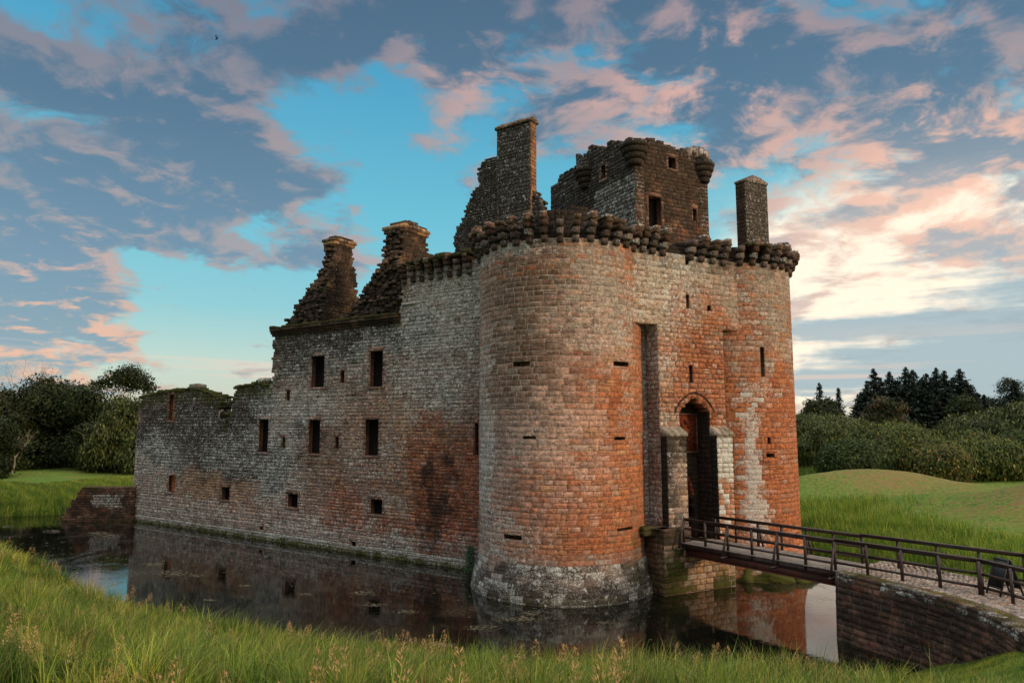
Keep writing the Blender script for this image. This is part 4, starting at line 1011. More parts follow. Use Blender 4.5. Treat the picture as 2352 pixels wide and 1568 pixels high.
def hz1(x, y): return float(height(np.array([x]), np.array([y]))[0])

m_, t, b = new_mat('ground', .95, .1); GROUND = m_
g = t.n.new('ShaderNodeTexCoord').outputs['Object']
n1 = t.noise(g, .35, 6, .6); n2 = t.noise(g, 3.5, 5, .65); dr = attr(t, 'dry').outputs['Fac']
cg = t.mix(t.ss(n2, .35, .7), (.055, .11, .018), (.15, .22, .04)); cg = t.mix(t.ss(n1, .45, .62, 0, .6), cg, (.15, .15, .035))
st = t.noise(t.vmath('MULTIPLY', g, (1.0, 2.6, 2.0)), 1.1, 6, .72, .8)
dry = t.ss(t.math('ADD', t.math('MULTIPLY', st, 1.0), t.math('MULTIPLY', dr, .30)), .66, .84)
cg = t.mix(dry, cg, t.mix(n2, (.12, .080, .030), (.26, .185, .08)))
t.l.new(cg, b.inputs['Base Color']); bump(t, b, t.math('ADD', n2, t.math('MULTIPLY', t.noise(g, 14, 4, .7), .5)), .8, .12)
N_ = 340; tt = np.linspace(-1, 1, N_); xs = 9 * np.sinh(tt * 5.2); ys = 9 * np.sinh(tt * 5.2) + 26
X, Y = np.meshgrid(xs, ys); Z = height(X, Y)
me = bpy.data.meshes.new('ground'); me.vertices.add(N_ * N_); me.vertices.foreach_set('co', np.stack([X, Y, Z], -1).astype(np.float32).ravel())
ii = (np.arange(N_ - 1)[:, None] * N_ + np.arange(N_ - 1)[None, :]).ravel(); q = np.stack([ii, ii + 1, ii + N_ + 1, ii + N_], -1)
me.loops.add(q.size); me.loops.foreach_set('vertex_index', q.astype(np.int32).ravel()); me.polygons.add(len(q)); me.polygons.foreach_set('loop_start', np.arange(0, q.size, 4, dtype=np.int32))
me.update(calc_edges=True); me.polygons.foreach_set('use_smooth', np.ones(len(q), bool))
a = me.attributes.new('dry', 'FLOAT', 'POINT')
dryv = np.clip(gauss(X, Y, 39, 73, 15, 9) + gauss(X, Y, 42, 50, 17, 11) + .5 * gauss(X, Y, 10, 12, 8, 5), 0, 1) * 1.0
a.data.foreach_set('value', dryv.astype(np.float32).ravel())
gr = link('ground', me, GROUND); setting(gr, 'grassy ground round the moat with low dry mounds on the right')

m_, t, b = new_mat('water', .035, .5); WATER = m_
g = t.n.new('ShaderNodeTexCoord').outputs['Object']
b.inputs['IOR'].default_value = 1.6
gs = t.vmath('MULTIPLY', g, (1.0, 1.0, 1.0))
f1 = t.noise(gs, .22, 6, .62, .6); f2 = t.noise(gs, 7.0, 4, .7); sp = t.noise(gs, 16, 2, .6)
film = t.math('MULTIPLY', t.ss(f1, .50, .66), t.ss(f2, .40, .62))
fleck = t.math('MULTIPLY', t.ss(sp, .70, .73), t.ss(f1, .42, .56))
fl = t.math('MAXIMUM', t.math('MULTIPLY', film, .34), t.math('MULTIPLY', fleck, .7))
t.l.new(t.mix(fl, (.0035, .004, .003), (.11, .095, .06)), b.inputs['Base Color'])
t.l.new(t.math('ADD', t.math('MULTIPLY', fl, .8), .03), b.inputs['Roughness'])
bump(t, b, t.math('ADD', t.noise(t.vmath('MULTIPLY', g, (1, 1.6, 1)), 2.2, 3, .5), t.math('MULTIPLY', t.noise(g, .6, 2, .5), .6)), .10, .02)
wm = bpy.data.meshes.new('water'); wm.from_pydata([(-100, 15, 0), (60, 15, 0), (60, 120, 0), (-100, 120, 0)], [], [(0, 1, 2, 3)])
setting(link('water', wm, WATER), 'dark still moat water')

# floating weed
m_, t, b = new_mat('weed', .9, .2); g = t.n.new('ShaderNodeTexCoord').outputs['Object']
n = t.noise(g, 9, 4, .7); t.l.new(t.mix(n, (.045, .04, .024), (.20, .17, .115)), b.inputs['Base Color']); WEED = m_
mb = Mesh(); rg = random.Random(4)
def patch(px, py, rw_, dens=1.0):
    cx, cy = ground(px, py); wd = rw_ / 1600 * cy
    n = 26; k = len(mb.v); ph = rg.uniform(0, 9); mb.v.append((cx, cy, .012))
    for i in range(n):
        a = 2 * math.pi * i / n; r = 1 + .45 * fbm(math.cos(a) * 1.5 + ph, math.sin(a) * 1.5) + rg.uniform(-.08, .08)
        mb.v.append((cx + math.cos(a) * wd * r, cy + math.sin(a) * wd * .62 * r, .012))
    for i in range(n): mb.face([k, k + 1 + i, k + 1 + (i + 1) % n], (1, 1, 1))
def raft(px, py, rw_):
    n = int(rw_ * 3.2)
    for i in range(n):
        a = rg.uniform(0, 6.28); q = rg.random() ** .6
        patch(px + math.cos(a) * rw_ * 1.15 * q, py + math.sin(a) * rw_ * .19 * q, rg.uniform(1.2, 5.0) * (1.25 - q))
for p in [(250, 1231, 40), (225, 1224, 26), (122, 1221, 26), (15, 1209, 12), (395, 1317, 48), (450, 1322, 18), (1195, 1421, 56), (1110, 1442, 44), (930, 1405, 30), (830, 1362, 30), (860, 1389, 26), (560, 1345, 16), (480, 1378, 14), (1230, 1408, 38), (1010, 1480, 36), (350, 1296, 24), (1395, 1430, 24), (700, 1365, 16)]: raft(*p)
for i in range(260):
    px, py = rg.uniform(0, 1500), 0; py = 1225 + (px / 1500) * 150 + abs(rg.gauss(0, 45)); patch(px, py, rg.uniform(.8, 3.2))
for i in range(60): patch(rg.uniform(0, 300), rg.uniform(1200, 1290), rg.uniform(.8, 3))
wd_ = mb.build('pond_weed', WEED); wd_['kind'] = 'stuff'; tag(wd_, 'brown weed floating in flat patches on the moat', 'pond weed')

# ================================================================ grass
m_, t, b = new_mat('blades', .6, .25); BLADES = m_
base = attr(t, 'tint').outputs['Color']; t.l.new(base, b.inputs['Base Color'])
tr = t.n.new('ShaderNodeBsdfTranslucent'); t.l.new(t.mix(1.0, base, (1.1, 1.15, .6), 'MULTIPLY'), tr.inputs[0]); mx = t.n.new('ShaderNodeMixShader'); mx.inputs[0].default_value = .38
t.l.new(b.outputs[0], mx.inputs[1]); t.l.new(tr.outputs[0], mx.inputs[2]); t.l.new(mx.outputs[0], t.n['Material Output'].inputs[0])

def quads_mesh(name, V, F, C, mat, parent=None):
    """V (n,3), F (m,4) indices, C (m,3) face colours"""
    me = bpy.data.meshes.new(name); me.vertices.add(len(V)); me.vertices.foreach_set('co', V.astype(np.float32).ravel())
    me.loops.add(F.size); me.loops.foreach_set('vertex_index', F.astype(np.int32).ravel()); me.polygons.add(len(F))
    me.polygons.foreach_set('loop_start', np.arange(0, F.size, F.shape[1], dtype=np.int32)); me.update(calc_edges=True)
    ca = me.attributes.new('tint', 'FLOAT_COLOR', 'FACE'); c4 = np.ones((len(F), 4), np.float32); c4[:, :3] = C; ca.data.foreach_set('color', c4.ravel())
    return link(name, me, mat, parent)
def blades(name, x, y, h, wd, col, lean, seed, zoff=-.03, seg=3):
    r = np.random.default_rng(seed); n = len(x); z = height(x, y) + zoff
    th = r.uniform(0, 2 * np.pi, n); fx, fy = np.cos(th), np.sin(th)           # blade faces this way
    la = r.uniform(0, 2 * np.pi, n); lx = np.cos(la) * .5 + lean[0] + .6 * wob(x, y, 1.9, .6); ly = np.sin(la) * .5 + lean[1] + .6 * wob(x, y, 1.7, 3.1)
    L = h * r.uniform(.15, 1.0, n) * .8; V = []; 
    for i in range(seg + 1):
        t_ = i / seg; off = L * t_ ** 2; w_ = wd * (1 - t_ ** 1.6) + .0015
        cx, cy, cz = x + lx * off, y + ly * off, z + h * (t_ - .45 * t_ ** 3 * (L / h))
        V.append(np.stack([cx - fy * w_ / 2, cy + fx * w_ / 2, cz], -1)); V.append(np.stack([cx + fy * w_ / 2, cy - fx * w_ / 2, cz], -1))
    V = np.stack(V, 1).reshape(-1, 3); k = np.arange(n)[:, None] * (2 * (seg + 1))
    F = np.concatenate([k + np.array([[2 * i, 2 * i + 1, 2 * i + 3, 2 * i + 2]]) for i in range(seg)], 1).reshape(-1, 4)
    return quads_mesh(name, V, F, np.repeat(col, seg, 0), BLADES)
def grass_colour(x, y, r, yel=.35):
    n = len(x); p = wob(x, y, .55, 2.0) * .35 + wob(x, y, 2.6, 1.2) * .4 + .5 + r.normal(0, .2, n); q = wob(x, y, 1.3, 5.0) * .4 + wob(x, y, 3.9, .2) * .3 + .5 + r.normal(0, .25, n)
    a = np.array([.045, .100, .020]); b_ = np.array([.165, .245, .042]); c = np.array([.44, .43, .08]); d = np.array([.42, .28, .11])
    p = np.clip(p, 0, 1)[:, None]; q = np.clip((q - .45) * 2 * yel * 2, 0, 1)[:, None]
    col = a + (b_ - a) * p; col = col + (c - col) * q
    dead = (r.random(n) < .05)[:, None]; return np.where(dead, d, col) * r.uniform(.75, 1.25, (n, 1))
def scatter(n, x0, x1, y0, y1, r, dens, dmin, dmax):
    x = r.uniform(x0, x1, n); y = r.uniform(y0, y1, n); d = moat_dist(x, y)
    k = (d > dmin) & (d < dmax) & (r.random(n) < dens(x, y)); return x[k], y[k], d[k]
def in_view(x, y, m=.22): return (np.abs(x) < (.735 + m) * y + 1.5)
r = np.random.default_rng(5)
# tufts: a centre, blades fanning outward from it, one colour family per tuft
tx, ty, td = scatter(54000, -44, 13.2, 11.5, 46, r, lambda x, y: np.clip((18.0 / np.maximum(y, 10)) ** 1.2, 0, 1) * in_view(x, y), -.15, 40)
ln = np.interp(tx, nx_, ny_); k = (ty < ln + 1.0) & ~((tx > 9.0) & (td > 1.0) & (tx + (ty - 20) * .9 > 9.6)) & ~(tx > 11.8)
tx, ty, td = tx[k], ty[k], td[k]; nt = len(tx); per = 17
th_t = (.45 + .55 * np.clip(wob(tx, ty, .8, 1.0) * .6 + .5, 0, 1)) * r.uniform(.65, 1.45, nt) * (1 + .5 * gauss(tx, ty, 7.2, 20.4, 1.6, 1.2) - .35 * sstep(tx, 7.9, 10.5))
tcol = grass_colour(tx, ty, r) * r.uniform(.45, 1.35, (nt, 1)) * (1 + .30 * wob(tx, ty, 1.6, 4.4))[:, None]
idx = np.repeat(np.arange(nt), per); n = len(idx); a_ = r.uniform(0, 2 * np.pi, n); q_ = np.abs(r.normal(0, .10, n)); sp_t = r.uniform(.6, 1.5, nt)
x = tx[idx] + np.cos(a_) * q_; y = ty[idx] + np.sin(a_) * q_
h = th_t[idx] * r.uniform(.5, 1.2, n); wd = r.uniform(.010, .021, n) * np.maximum(y / 17, 1)
fan = (np.cos(a_) * sp_t[idx] * .7, np.sin(a_) * sp_t[idx] * .7)
col = tcol[idx] * r.uniform(.7, 1.35, (n, 1)); dead = r.random(n) < .05; col[dead] = np.array([.36, .25, .11])
fg = blades('long_grass', x, y, h, wd, col, (fan[0] + .2, fan[1] - .1), 6)
setting(fg, kind='stuff'); tag(fg, 'long lush green grass on the near bank of the moat', 'grass')
nfg = n
# short turf on the near right
x, y, d = scatter(260000, 8, 18, 12, 24, r, lambda x, y: (x + (y - 20) * .9 > 9.2), .05, 12); k = in_view(x, y); x, y = x[k], y[k]
tf = blades('short_grass', x, y, r.uniform(.05, .13, len(x)), r.uniform(.008, .016, len(x)), grass_colour(x, y, r, .6) * 1.0, (0, 0), 7, seg=1)
setting(tf, kind='stuff'); tag(tf, 'short mown turf at the lower right corner', 'grass')
# reeds on the far banks
x, y, d = scatter(420000, 17, 62, 26, 90, r, lambda x, y: np.clip(45 / y, .3, 1), -.5, 13); k = (y > 27) & (x > 17.0) & ~((x < 24) & (y < 29.5)) & (x < .95 * y + 2) & (y + 1.8 * wob(x, y, .5) < 60.5 + .12 * (x - 20)) & ((x - 43) ** 2 / 150 + (y - 51) ** 2 / 80 > 1 + .35 * wob(x, y, .7) + r.normal(0, .12, len(x))); x, y, d = x[k], y[k], d[k]
k = r.random(len(x)) < .62 * (1 - sstep(d + 2.2 * wob(x, y, .45, 1.5) + 1.2 * wob(x, y, 1.4), 5.5, 12)); x, y, d = x[k], y[k], d[k]
h = (.85 + .8 * (wob(x, y, .6, 3.0) * .5 + .5)) * r.uniform(.6, 1.2, len(x)) * (1 - .45 * sstep(d, 6, 13))
rr_ = blades('reeds', x, y, h, r.uniform(.025, .05, len(x)), grass_colour(x, y, r, .34) * np.array([.95, 1.05, .9]), (-.2, -.1), 8)
setting(rr_, kind='stuff'); tag(rr_, 'tall green reeds beyond the footbridge on the right bank', 'reeds')
x, y, d = scatter(420000, -75, -26, 56, 100, r, lambda x, y: np.clip(60 / y, .3, 1), -.5, 16); k = (x > -.80 * y - 2) & (y > 58); x, y, d = x[k], y[k], d[k]
k = r.random(len(x)) < .5; x, y, d = x[k], y[k], d[k]
h = (.6 + .5 * (wob(x, y, .5, 4.0) * .5 + .5)) * r.uniform(.6, 1.2, len(x)) * (1 - .6 * sstep(d, 5, 15))
rl = blades('reeds', x, y, h, r.uniform(.03, .06, len(x)), grass_colour(x, y, r, .45) * np.array([1.0, 1.0, .9]), (.2, -.1), 9)
setting(rl, kind='stuff'); tag(rl, 'reeds and rough grass on the left bank by the low wall', 'reeds')

# seed heads: each tall tan plume is a plant of its own
def plume_mesh(seed, hgt):
    rg = random.Random(seed); mb = Mesh(); bx, by = rg.uniform(-.12, .2), rg.uniform(-.1, .1)
    stem = [(0, 0, 0), (bx * .25, by * .25, hgt * .5), (bx, by, hgt)]
    mb.tube(stem, [.005, .004, .002], 3, (.16, .15, .05))
    for i in range(80):
        t_ = rg.uniform(.0, 1); z = hgt * (.74 + .26 * t_); w_ = .085 * (1 - t_) ** .7 + .012
        a = rg.uniform(0, 6.28); q = (bx * (z / hgt) ** 2 + math.cos(a) * w_, by * (z / hgt) ** 2 + math.sin(a) * w_, z + rg.uniform(0, .05))
        k = len(mb.v); s_ = rg.uniform(.007, .013); u = Vector((math.cos(a), math.sin(a), .9)).normalized() * s_ * 2.0; v = Vector((-math.sin(a), math.cos(a), rg.uniform(-.3, .3))) * s_ * .55; q = Vector(q)
        mb.v += [tuple(q - u), tuple(q + v), tuple(q + u), tuple(q - v)]
        mb.face([k, k + 1, k + 2, k + 3], scale((.44, .26, .12), rg.uniform(.7, 1.3)))
    return mb
pm = []
for i in range(6):
    o = plume_mesh(40 + i, (1.05, 1.15, .9, 1.25, .85, 1.1)[i]).build('plume', BLADES); pm.append(o.data); bpy.data.objects.remove(o)
rg = random.Random(12)
spots = [(60, 1480, 5, 60), (420, 1560, 4, 60), (640, 1590, 5, 60), (1000, 1600, 5, 60), (1350, 1610, 5, 70), (300, 1385, 7, 30), (345, 1400, 6, 25), (425, 1425, 4, 15), (680, 1475, 9, 28), (725, 1480, 4, 15), (920, 1500, 12, 34), (975, 1510, 8, 25), (1040, 1510, 9, 24), (1015, 1515, 4, 10), (1165, 1540, 5, 14), (1200, 1545, 4, 20), (1290, 1548, 4, 20), (1410, 1545, 3, 20), (1640, 1505, 8, 26), (1715, 1510, 3, 10), (1835, 1545, 4, 12), (1560, 1530, 5, 22),
         (15, 1280, 5, 14), (60, 1300, 5, 20), (140, 1330, 5, 20), (190, 1345, 4, 16), (245, 1370, 3, 14), (100, 1420, 5, 60), (230, 1430, 6, 50), (180, 1500, 4, 50), (780, 1560, 5, 20), (530, 1475, 4, 30), (860, 1530, 4, 30), (330, 1520, 4, 40)]
pc_ = 0
for (px, py, n, sp_) in spots:
    for j in range(n):
        qx = px + rg.uniform(-sp_, sp_); qy = py - 45; gx, gy = ground(qx, qy, 1.5)
        for _ in range(8):
            d_ = float(moat_dist(np.array([gx]), np.array([gy]))[0]); h_ = max(hz1(gx, gy), .1); gx, gy = ground(qx, qy, h_ + 1.15)
        while float(moat_dist(np.array([gx]), np.array([gy]))[0]) < .15: gx *= .99; gy *= .99
        o = bpy.data.objects.new('seed_head', pm[rg.randrange(6)]); COL.objects.link(o)
        gx += rg.uniform(-.2, .2); gy -= rg.uniform(0, .8); o.location = (gx, gy, max(hz1(gx, gy), 0) - .02); o.rotation_euler = (0, 0, rg.uniform(0, 6.28)); s_ = rg.uniform(.75, 1.1); o.scale = (s_,) * 3
        tag(o, 'tan feathery seed head standing above the long grass of the near bank', 'grass plume', 'seed heads in the bank grass'); pc_ += 1

# ================================================================ footbridge and causeway
DARKWOOD = timber_material('dark_timber', (.020, .011, .009), (.055, .032, .026), .45)
DECKW = timber_material('deck_timber', (.14, .115, .095), (.26, .22, .19), .8)
m_, t, b = new_mat('red_steel', .6, .4); g = t.n.new('ShaderNodeTexCoord').outputs['Object']; n = t.noise(g, 4, 5, .7)
t.l.new(t.mix(t.ss(n, .4, .65), (.13, .035, .025), (.06, .03, .02)), b.inputs['Base Color']); bump(t, b, n, .3, .01); REDSTEEL = m_
BZ = 2.38
N0, N1, N2, N3, N4 = (8.23, 34.01), (12.54, 27.77), (15.45, 23.70), (16.0, 21.0), (16.3, 18.2)
F0, F1, F2, F3 = (9.90, 34.90), (14.15, 29.0), (17.59, 24.62), (18.5, 21.2)
def lerp2(a, b, t_): return (a[0] + (b[0] - a[0]) * t_, a[1] + (b[1] - a[1]) * t_)
bridge = thing('footbridge', 'dark timber footbridge on red steel beams leading to the castle gate', 'bridge', (*lerp2(N1, F1, .5), 0))
# deck boards across
mb = Mesh(); rg = random.Random(8); L_ = math.dist(N0, N1); nb = int(L_ / .15)
for i in range(-2, nb + 3):
    t0, t1 = i / nb, (i + .93) / nb; a, b_, c, d = lerp2(N0, N1, t0), lerp2(F0, F1, t0), lerp2(F0, F1, t1), lerp2(N0, N1, t1)
    ex = lambda p, q, e: (p[0] + (p[0] - q[0]) * e, p[1] + (p[1] - q[1]) * e); z = BZ + rg.uniform(-.004, .004); k = len(mb.v)
    for zz in (z - .05, z): mb.v += [(*ex(a, b_, .05), zz), (*ex(b_, a, .05), zz), (*ex(c, d, .05), zz), (*ex(d, c, .05), zz)]
    for f in ((4, 5, 6, 7), (3, 2, 1, 0), (0, 1, 5, 4), (1, 2, 6, 5), (2, 3, 7, 6), (3, 0, 4, 7)): mb.face([k + j for j in f], (1, 1, 1))
mb.build('deck', DECKW, bridge)
for (A, B, lab) in ((N0, N1, 'near'), (F0, F1, 'far')):
    mb = Mesh(); a0_, b0_ = lerp2(A, B, -.02), lerp2(A, B, 1.03)
    mb.bar((*a0_, BZ - .17), (*b0_, BZ - .17), .10, .22); mb.build('edge_joist', DARKWOOD, bridge)
    a0_, b0_ = lerp2(A, B, -.01), lerp2(A, B, 1.04); off = .12 if lab == 'near' else -.12
    mb = Mesh(); 
    for (hz_a, wz) in ((-.31, .16), (-.62, .16)): mb.bar((a0_[0] + off, a0_[1] + off * .6, BZ + hz_a), (b0_[0] + off, b0_[1] + off * .6, BZ + hz_a), wz, .03)
    mb.bar((a0_[0] + off, a0_[1] + off * .6, BZ - .465), (b0_[0] + off, b0_[1] + off * .6, BZ - .465), .03, .28)
    mb.build('steel_beam', REDSTEEL, bridge)
def railing(parent, pts, side, posts, braces, zb, name='railing', top=1.12):
    """rails along pts with posts at the given points; braces where flagged. side: outward direction"""
    mb = Mesh()
    for (a, b_) in zip(pts[:-1], pts[1:]):
        for (zz, ww_, hh_) in ((top, .11, .055), (top - .12, .04, .09), (.66, .045, .085), (.24, .045, .085)):
            if zz == top - .12 : mb.bar((*a, zb + zz + .055), (*b_, zb + zz + .055), ww_, hh_)
            else: mb.bar((*a, zb + zz), (*b_, zb + zz), ww_, hh_)
    o = mb.build(name, DARKWOOD, parent)
    pmx = None; bmx = None
    for (p, br, big) in posts_iter(posts, braces):
        m2 = Mesh(); s_ = .075 if not big else .12
        m2.box((p[0] + side[0] * .05, p[1] + side[1] * .05, zb + (top - .06) / 2 - .1), (s_ / 2 * 1.15, s_ / 2 * 1.15, (top + .16) / 2), rot=math.atan2(side[1], side[0]))
        m2.build('post', DARKWOOD, o)
        if br:
            m3 = Mesh(); q = (p[0] + side[0] * .45, p[1] + side[1] * .45)
            m3.bar((q[0], q[1], zb - .22), (p[0] + side[0] * .08, p[1] + side[1] * .08, zb + .92), .07, .07, up=(side[1], -side[0], 0))
            m3.bar((p[0] - side[0] * .1, p[1] - side[1] * .1, zb - .27), (q[0] + side[0] * .12, q[1] + side[1] * .12, zb - .27), .09, .09)
            m3.build('brace', DARKWOOD, o)
    return o
def posts_iter(posts, braces):
    for i, p in enumerate(posts): yield p, braces[i] == 1, braces[i] == 2
sn = Vector((-.811, -.585)).normalized(); sf = -sn
railing(bridge, [N0, N1], sn, [lerp2(N0, N1, i / 6) for i in range(7)], [1, 0, 1, 0, 1, 0, 1], BZ)
railing(bridge, [F0, F1], sf, [lerp2(F0, F1, i / 6) for i in range(7)], [1, 0, 1, 0, 1, 0, 1], BZ)
CZT = 2.42
ra = thing('railing', 'dark timber railing on the near edge of the cobbled causeway, bending toward the viewer', 'railing', (*N2, CZT))
railing(ra, [N1, N2, N3, N4], sn, [lerp2(N1, N2, i / 4) for i in (1, 2, 3)] + [N2, lerp2(N2, N3, .42), N3, lerp2(N3, N4, .5)], [0, 0, 0, 2, 0, 0, 0], CZT, 'rails')
rb_ = thing('railing', 'dark timber railing on the far edge of the cobbled causeway, in front of the reeds', 'railing', (*F2, CZT))
railing(rb_, [F1, F2, F3], sf, [lerp2(F1, F2, i / 4) for i in (1, 2, 3)] + [F2, lerp2(F2, F3, .5)], [0, 0, 0, 2, 0], CZT, 'rails')
# causeway: retaining walls and cobbled top
cw = thing('causeway', 'dark stone causeway with cobbled top carrying the path to the footbridge', 'causeway', (14, 24, 0))
top_pts = [(12.23, 27.2), (12.95, 25.6), (13.54, 24.25), (13.92, 22.8), (14.03, 21.49), (13.9, 20.4), (13.62, 19.31), (13.1, 17.9)]
cum = [0]
for a, b_ in zip(top_pts[:-1], top_pts[1:]): cum.append(cum[-1] + math.dist(a, b_))
def PC(u, z, q):
    x = np.interp(u, cum, [p[0] for p in top_pts]); y = np.interp(u, cum, [p[1] for p in top_pts])
    x2 = np.interp(u + .3, cum, [p[0] for p in top_pts]) - np.interp(u - .3, cum, [p[0] for p in top_pts]); y2 = np.interp(u + .3, cum, [p[1] for p in top_pts]) - np.interp(u - .3, cum, [p[1] for p in top_pts])
    l = math.hypot(x2, y2) or 1; nx, ny = y2 / l, -x2 / l          # outward = towards the left
    if nx > 0: nx, ny = -nx, -ny
    q = q - .10 * (CZT - z) / CZT
    return (x - nx * q, y - ny * q, z)
def look_c(u, z, rg):
    tp = z > CZT - .3
    return shade(rg, pick(rg, [(1, UMBER), (1, BROWN), (.5, scale(RED, .5))]), .3), ((.2 + .25 * (fbm(u * 1.2, 3) > .0)) if tp else   .16 + rg.uniform(-.04, .05), .26 + .15 * fbm(u, z * 1.5), .25 if z < .2 or (tp and rg.random() < .4) else .03), scale(MAUVE, .8), (.12, .15, .05)
mb = Mesh()
masonry(mb, PC, 0, cum[-1], -.6, CZT, (.16, .27), (.25, .6), .4, look_c, seed=501, relief=.022, rough=.014)
e1_ = top_pts[0]; dr_ = Vector((.811, .585, 0)).normalized(); nr_ = Vector((-.585, .811, 0))
masonry(mb, flat(e1_, dr_, nr_), 0, 3.9, -.6, CZT - .6, (.18, .28), (.25, .6), .4, look_c, seed=502)
e2_ = (e1_[0] + dr_.x * 3.9, e1_[1] + dr_.y * 3.9); dd = Vector((19.6 - e2_[0], 21.0 - e2_[1], 0)).normalized()
masonry(mb, flat(e2_, dd, (-dd.y, dd.x)), 0, 9, -.6, CZT, (.18, .28), (.25, .6), .4, look_c, seed=503)
mb.build('retaining_wall', STONE, cw)
mb = Mesh(); rg = random.Random(33)                    # bed under the cobbles, then the cobbles
near_e = top_pts; far_e = [e2_] + [(e2_[0] + dd.x * s_, e2_[1] + dd.y * s_) for s_ in (2.2, 4.0, 5.5, 7.0, 8.0, 9.0, 10.0)]
k = len(mb.v)
for a, b_ in zip(near_e, far_e): mb.v += [(a[0] + .02, a[1], CZT - .02), (b_[0], b_[1], CZT - .02)]
for i in range(len(near_e) - 1): mb.face([k + 2 * i, k + 2 * i + 2, k + 2 * i + 3, k + 2 * i + 1], (.10, .08, .055), (.05, 0, .25))
mb.build('path_bed', STONE, cw)
mb = Mesh()
for i in range(64):
    for j in range(24):
        tu, tv = (i + (j % 2) * .5 + rg.uniform(-.12, .12)) / 64 * (len(near_e) - 1), (j + .5 + rg.uniform(-.1, .1)) / 24
        if tu >= len(near_e) - 1.01: continue
        ia = int(tu); f = tu - ia; a = lerp2(near_e[ia], near_e[ia + 1], f); b_ = lerp2(far_e[ia], far_e[ia + 1], f)
        if tv < .17 + .04 * fbm(tu, 1): continue
        p = lerp2(a, b_, tv)
        hx, hy = .072 * rg.uniform(.8, 1.15), .062 * rg.uniform(.8, 1.15); k = len(mb.v); z = CZT - .01 + rg.uniform(0, .012); c = shade(rg, pick(rg, [(1, (.30, .255, .225)), (1, (.24, .20, .175)), (.4, (.32, .22, .17))]), .2); rt = math.atan2(b_[1] - a[1], b_[0] - a[0])
        for (q, zz) in ((1, z - .02), (.72, z + .012)):
            for (xx, yy) in ((-1, -1), (1, -1), (1, 1), (-1, 1)): mb.v.append((p[0] + (xx * hx * math.cos(rt) - yy * hy * math.sin(rt)) * q, p[1] + (xx * hx * math.sin(rt) + yy * hy * math.cos(rt)) * q, zz))
        for f_ in ((0, 1, 5, 4), (1, 2, 6, 5), (2, 3, 7, 6), (3, 0, 4, 7), (4, 5, 6, 7)): mb.face([k + q for q in f_], c, (.05, 0, .02))
cob = mb.build('cobbles', STONE, cw)
# tufts along the causeway edge
x = np.interp(r.uniform(0, cum[-1], 5000), cum, [p[0] for p in top_pts]); 
uu_ = r.uniform(0, cum[-1], 6000); x = np.interp(uu_, cum, [p[0] for p in top_pts]) + r.uniform(.02, .75, 6000) * .85; y = np.interp(uu_, cum, [p[1] for p in top_pts]) + r.uniform(-.05, .05, 6000) + (x * 0)
k = (wob(x, y, 3.0) > -.2); x, y = x[k], y[k]
zo = CZT - height(x, y) - .03
tu_ = blades('verge_grass', x, y, r.uniform(.03, .10, len(x)), r.uniform(.008, .014, len(x)), grass_colour(x, y, r, .7) * np.array([1.0, .8, .8]), (0, 0), 17, zoff=zo, seg=1)
setting(tu_, kind='stuff'); tag(tu_, 'thin dry grass along the causeway verge', 'grass')

# folding blackboard sign
BLACKP = tint_material('black_paint', .6, .3, 6, .3)
sx, sy = 16.2, 23.7; sgn_ = thing('a_board', 'black folding sign board standing behind the causeway railing at the right edge', 'sign', (sx, sy, CZT))
ax = Vector((.90, .10, 0)).normalized(); ay = Vector((-ax.y, ax.x, 0))
for s_ in (-1, 1):
    mb = Mesh(); foot = Vector((sx, sy, CZT)) + ax * .42 * s_; head = Vector((sx, sy, CZT + 1.12)) + ax * .05 * s_
    for e in (-1, 1): mb.bar(foot + ay * .28 * e, head + ay * .28 * e, .05, .035, (.012, .013, .014), up=tuple(ax))
    a = foot.lerp(head, .22); 
    for (p, q) in ((a - ay * .28, a + ay * .28), (head - ay * .28, head + ay * .28)): mb.bar(p, q, .05, .05, (.012, .013, .014))
    mb.build('leg_frame', BLACKP, sgn_)
    mb = Mesh(); k = 0; n_v = ax * s_ * .012
    for off in (0, 1):
        for (f_, e) in ((.24, -1), (.24, 1), (.98, 1), (.98, -1)): mb.v.append(tuple(foot.lerp(head, f_) + ay * .255 * e + n_v * off))
    for f_ in ((0, 1, 2, 3), (7, 6, 5, 4), (0, 4, 5, 1), (1, 5, 6, 2), (2, 6, 7, 3), (3, 7, 4, 0)): mb.face(list(f_), (.018, .021, .024))
    mb.build('board', BLACKP, sgn_)

# low wall in the water at the far left corner
lw = Mesh(); A_ = (-31.2, 58.4); DL = Vector((-1, .06, 0)).normalized(); NL = Vector((-.06, -1, 0)).normalized()
def lw_keep(u, z): return z < 2.75 - max(0, (u - 4.4)) * .0 and (u < 4.3 + (2.8 - z) * .62)
look_lw = lambda u, z, rg: (shade(rg, pick(rg, [(1, BROWN), (1, UMBER), (.3, RED), (.3, GREY)]), .3), ((.5 if abs(u - 2.2) < 1.3 and 1.2 < z < 2.2 else .12) + rg.uniform(-.1, .1), .25 if z < 2 else .2, .3 if z > 2.4 else (.3 if z < .3 else 0)), UMBER, (.1, .2, .05))
masonry(lw, flat(A_, DL, NL), 0, 6, -.5, 2.75, (.16, .25), (.25, .5), 1.2, look_lw, keep=lw_keep, seed=601, relief=.03, rough=.016)
lwo = lw.build('low_wall', STONE); tag(lwo, 'low dark broken wall standing in the water at the castle far corner', 'wall')

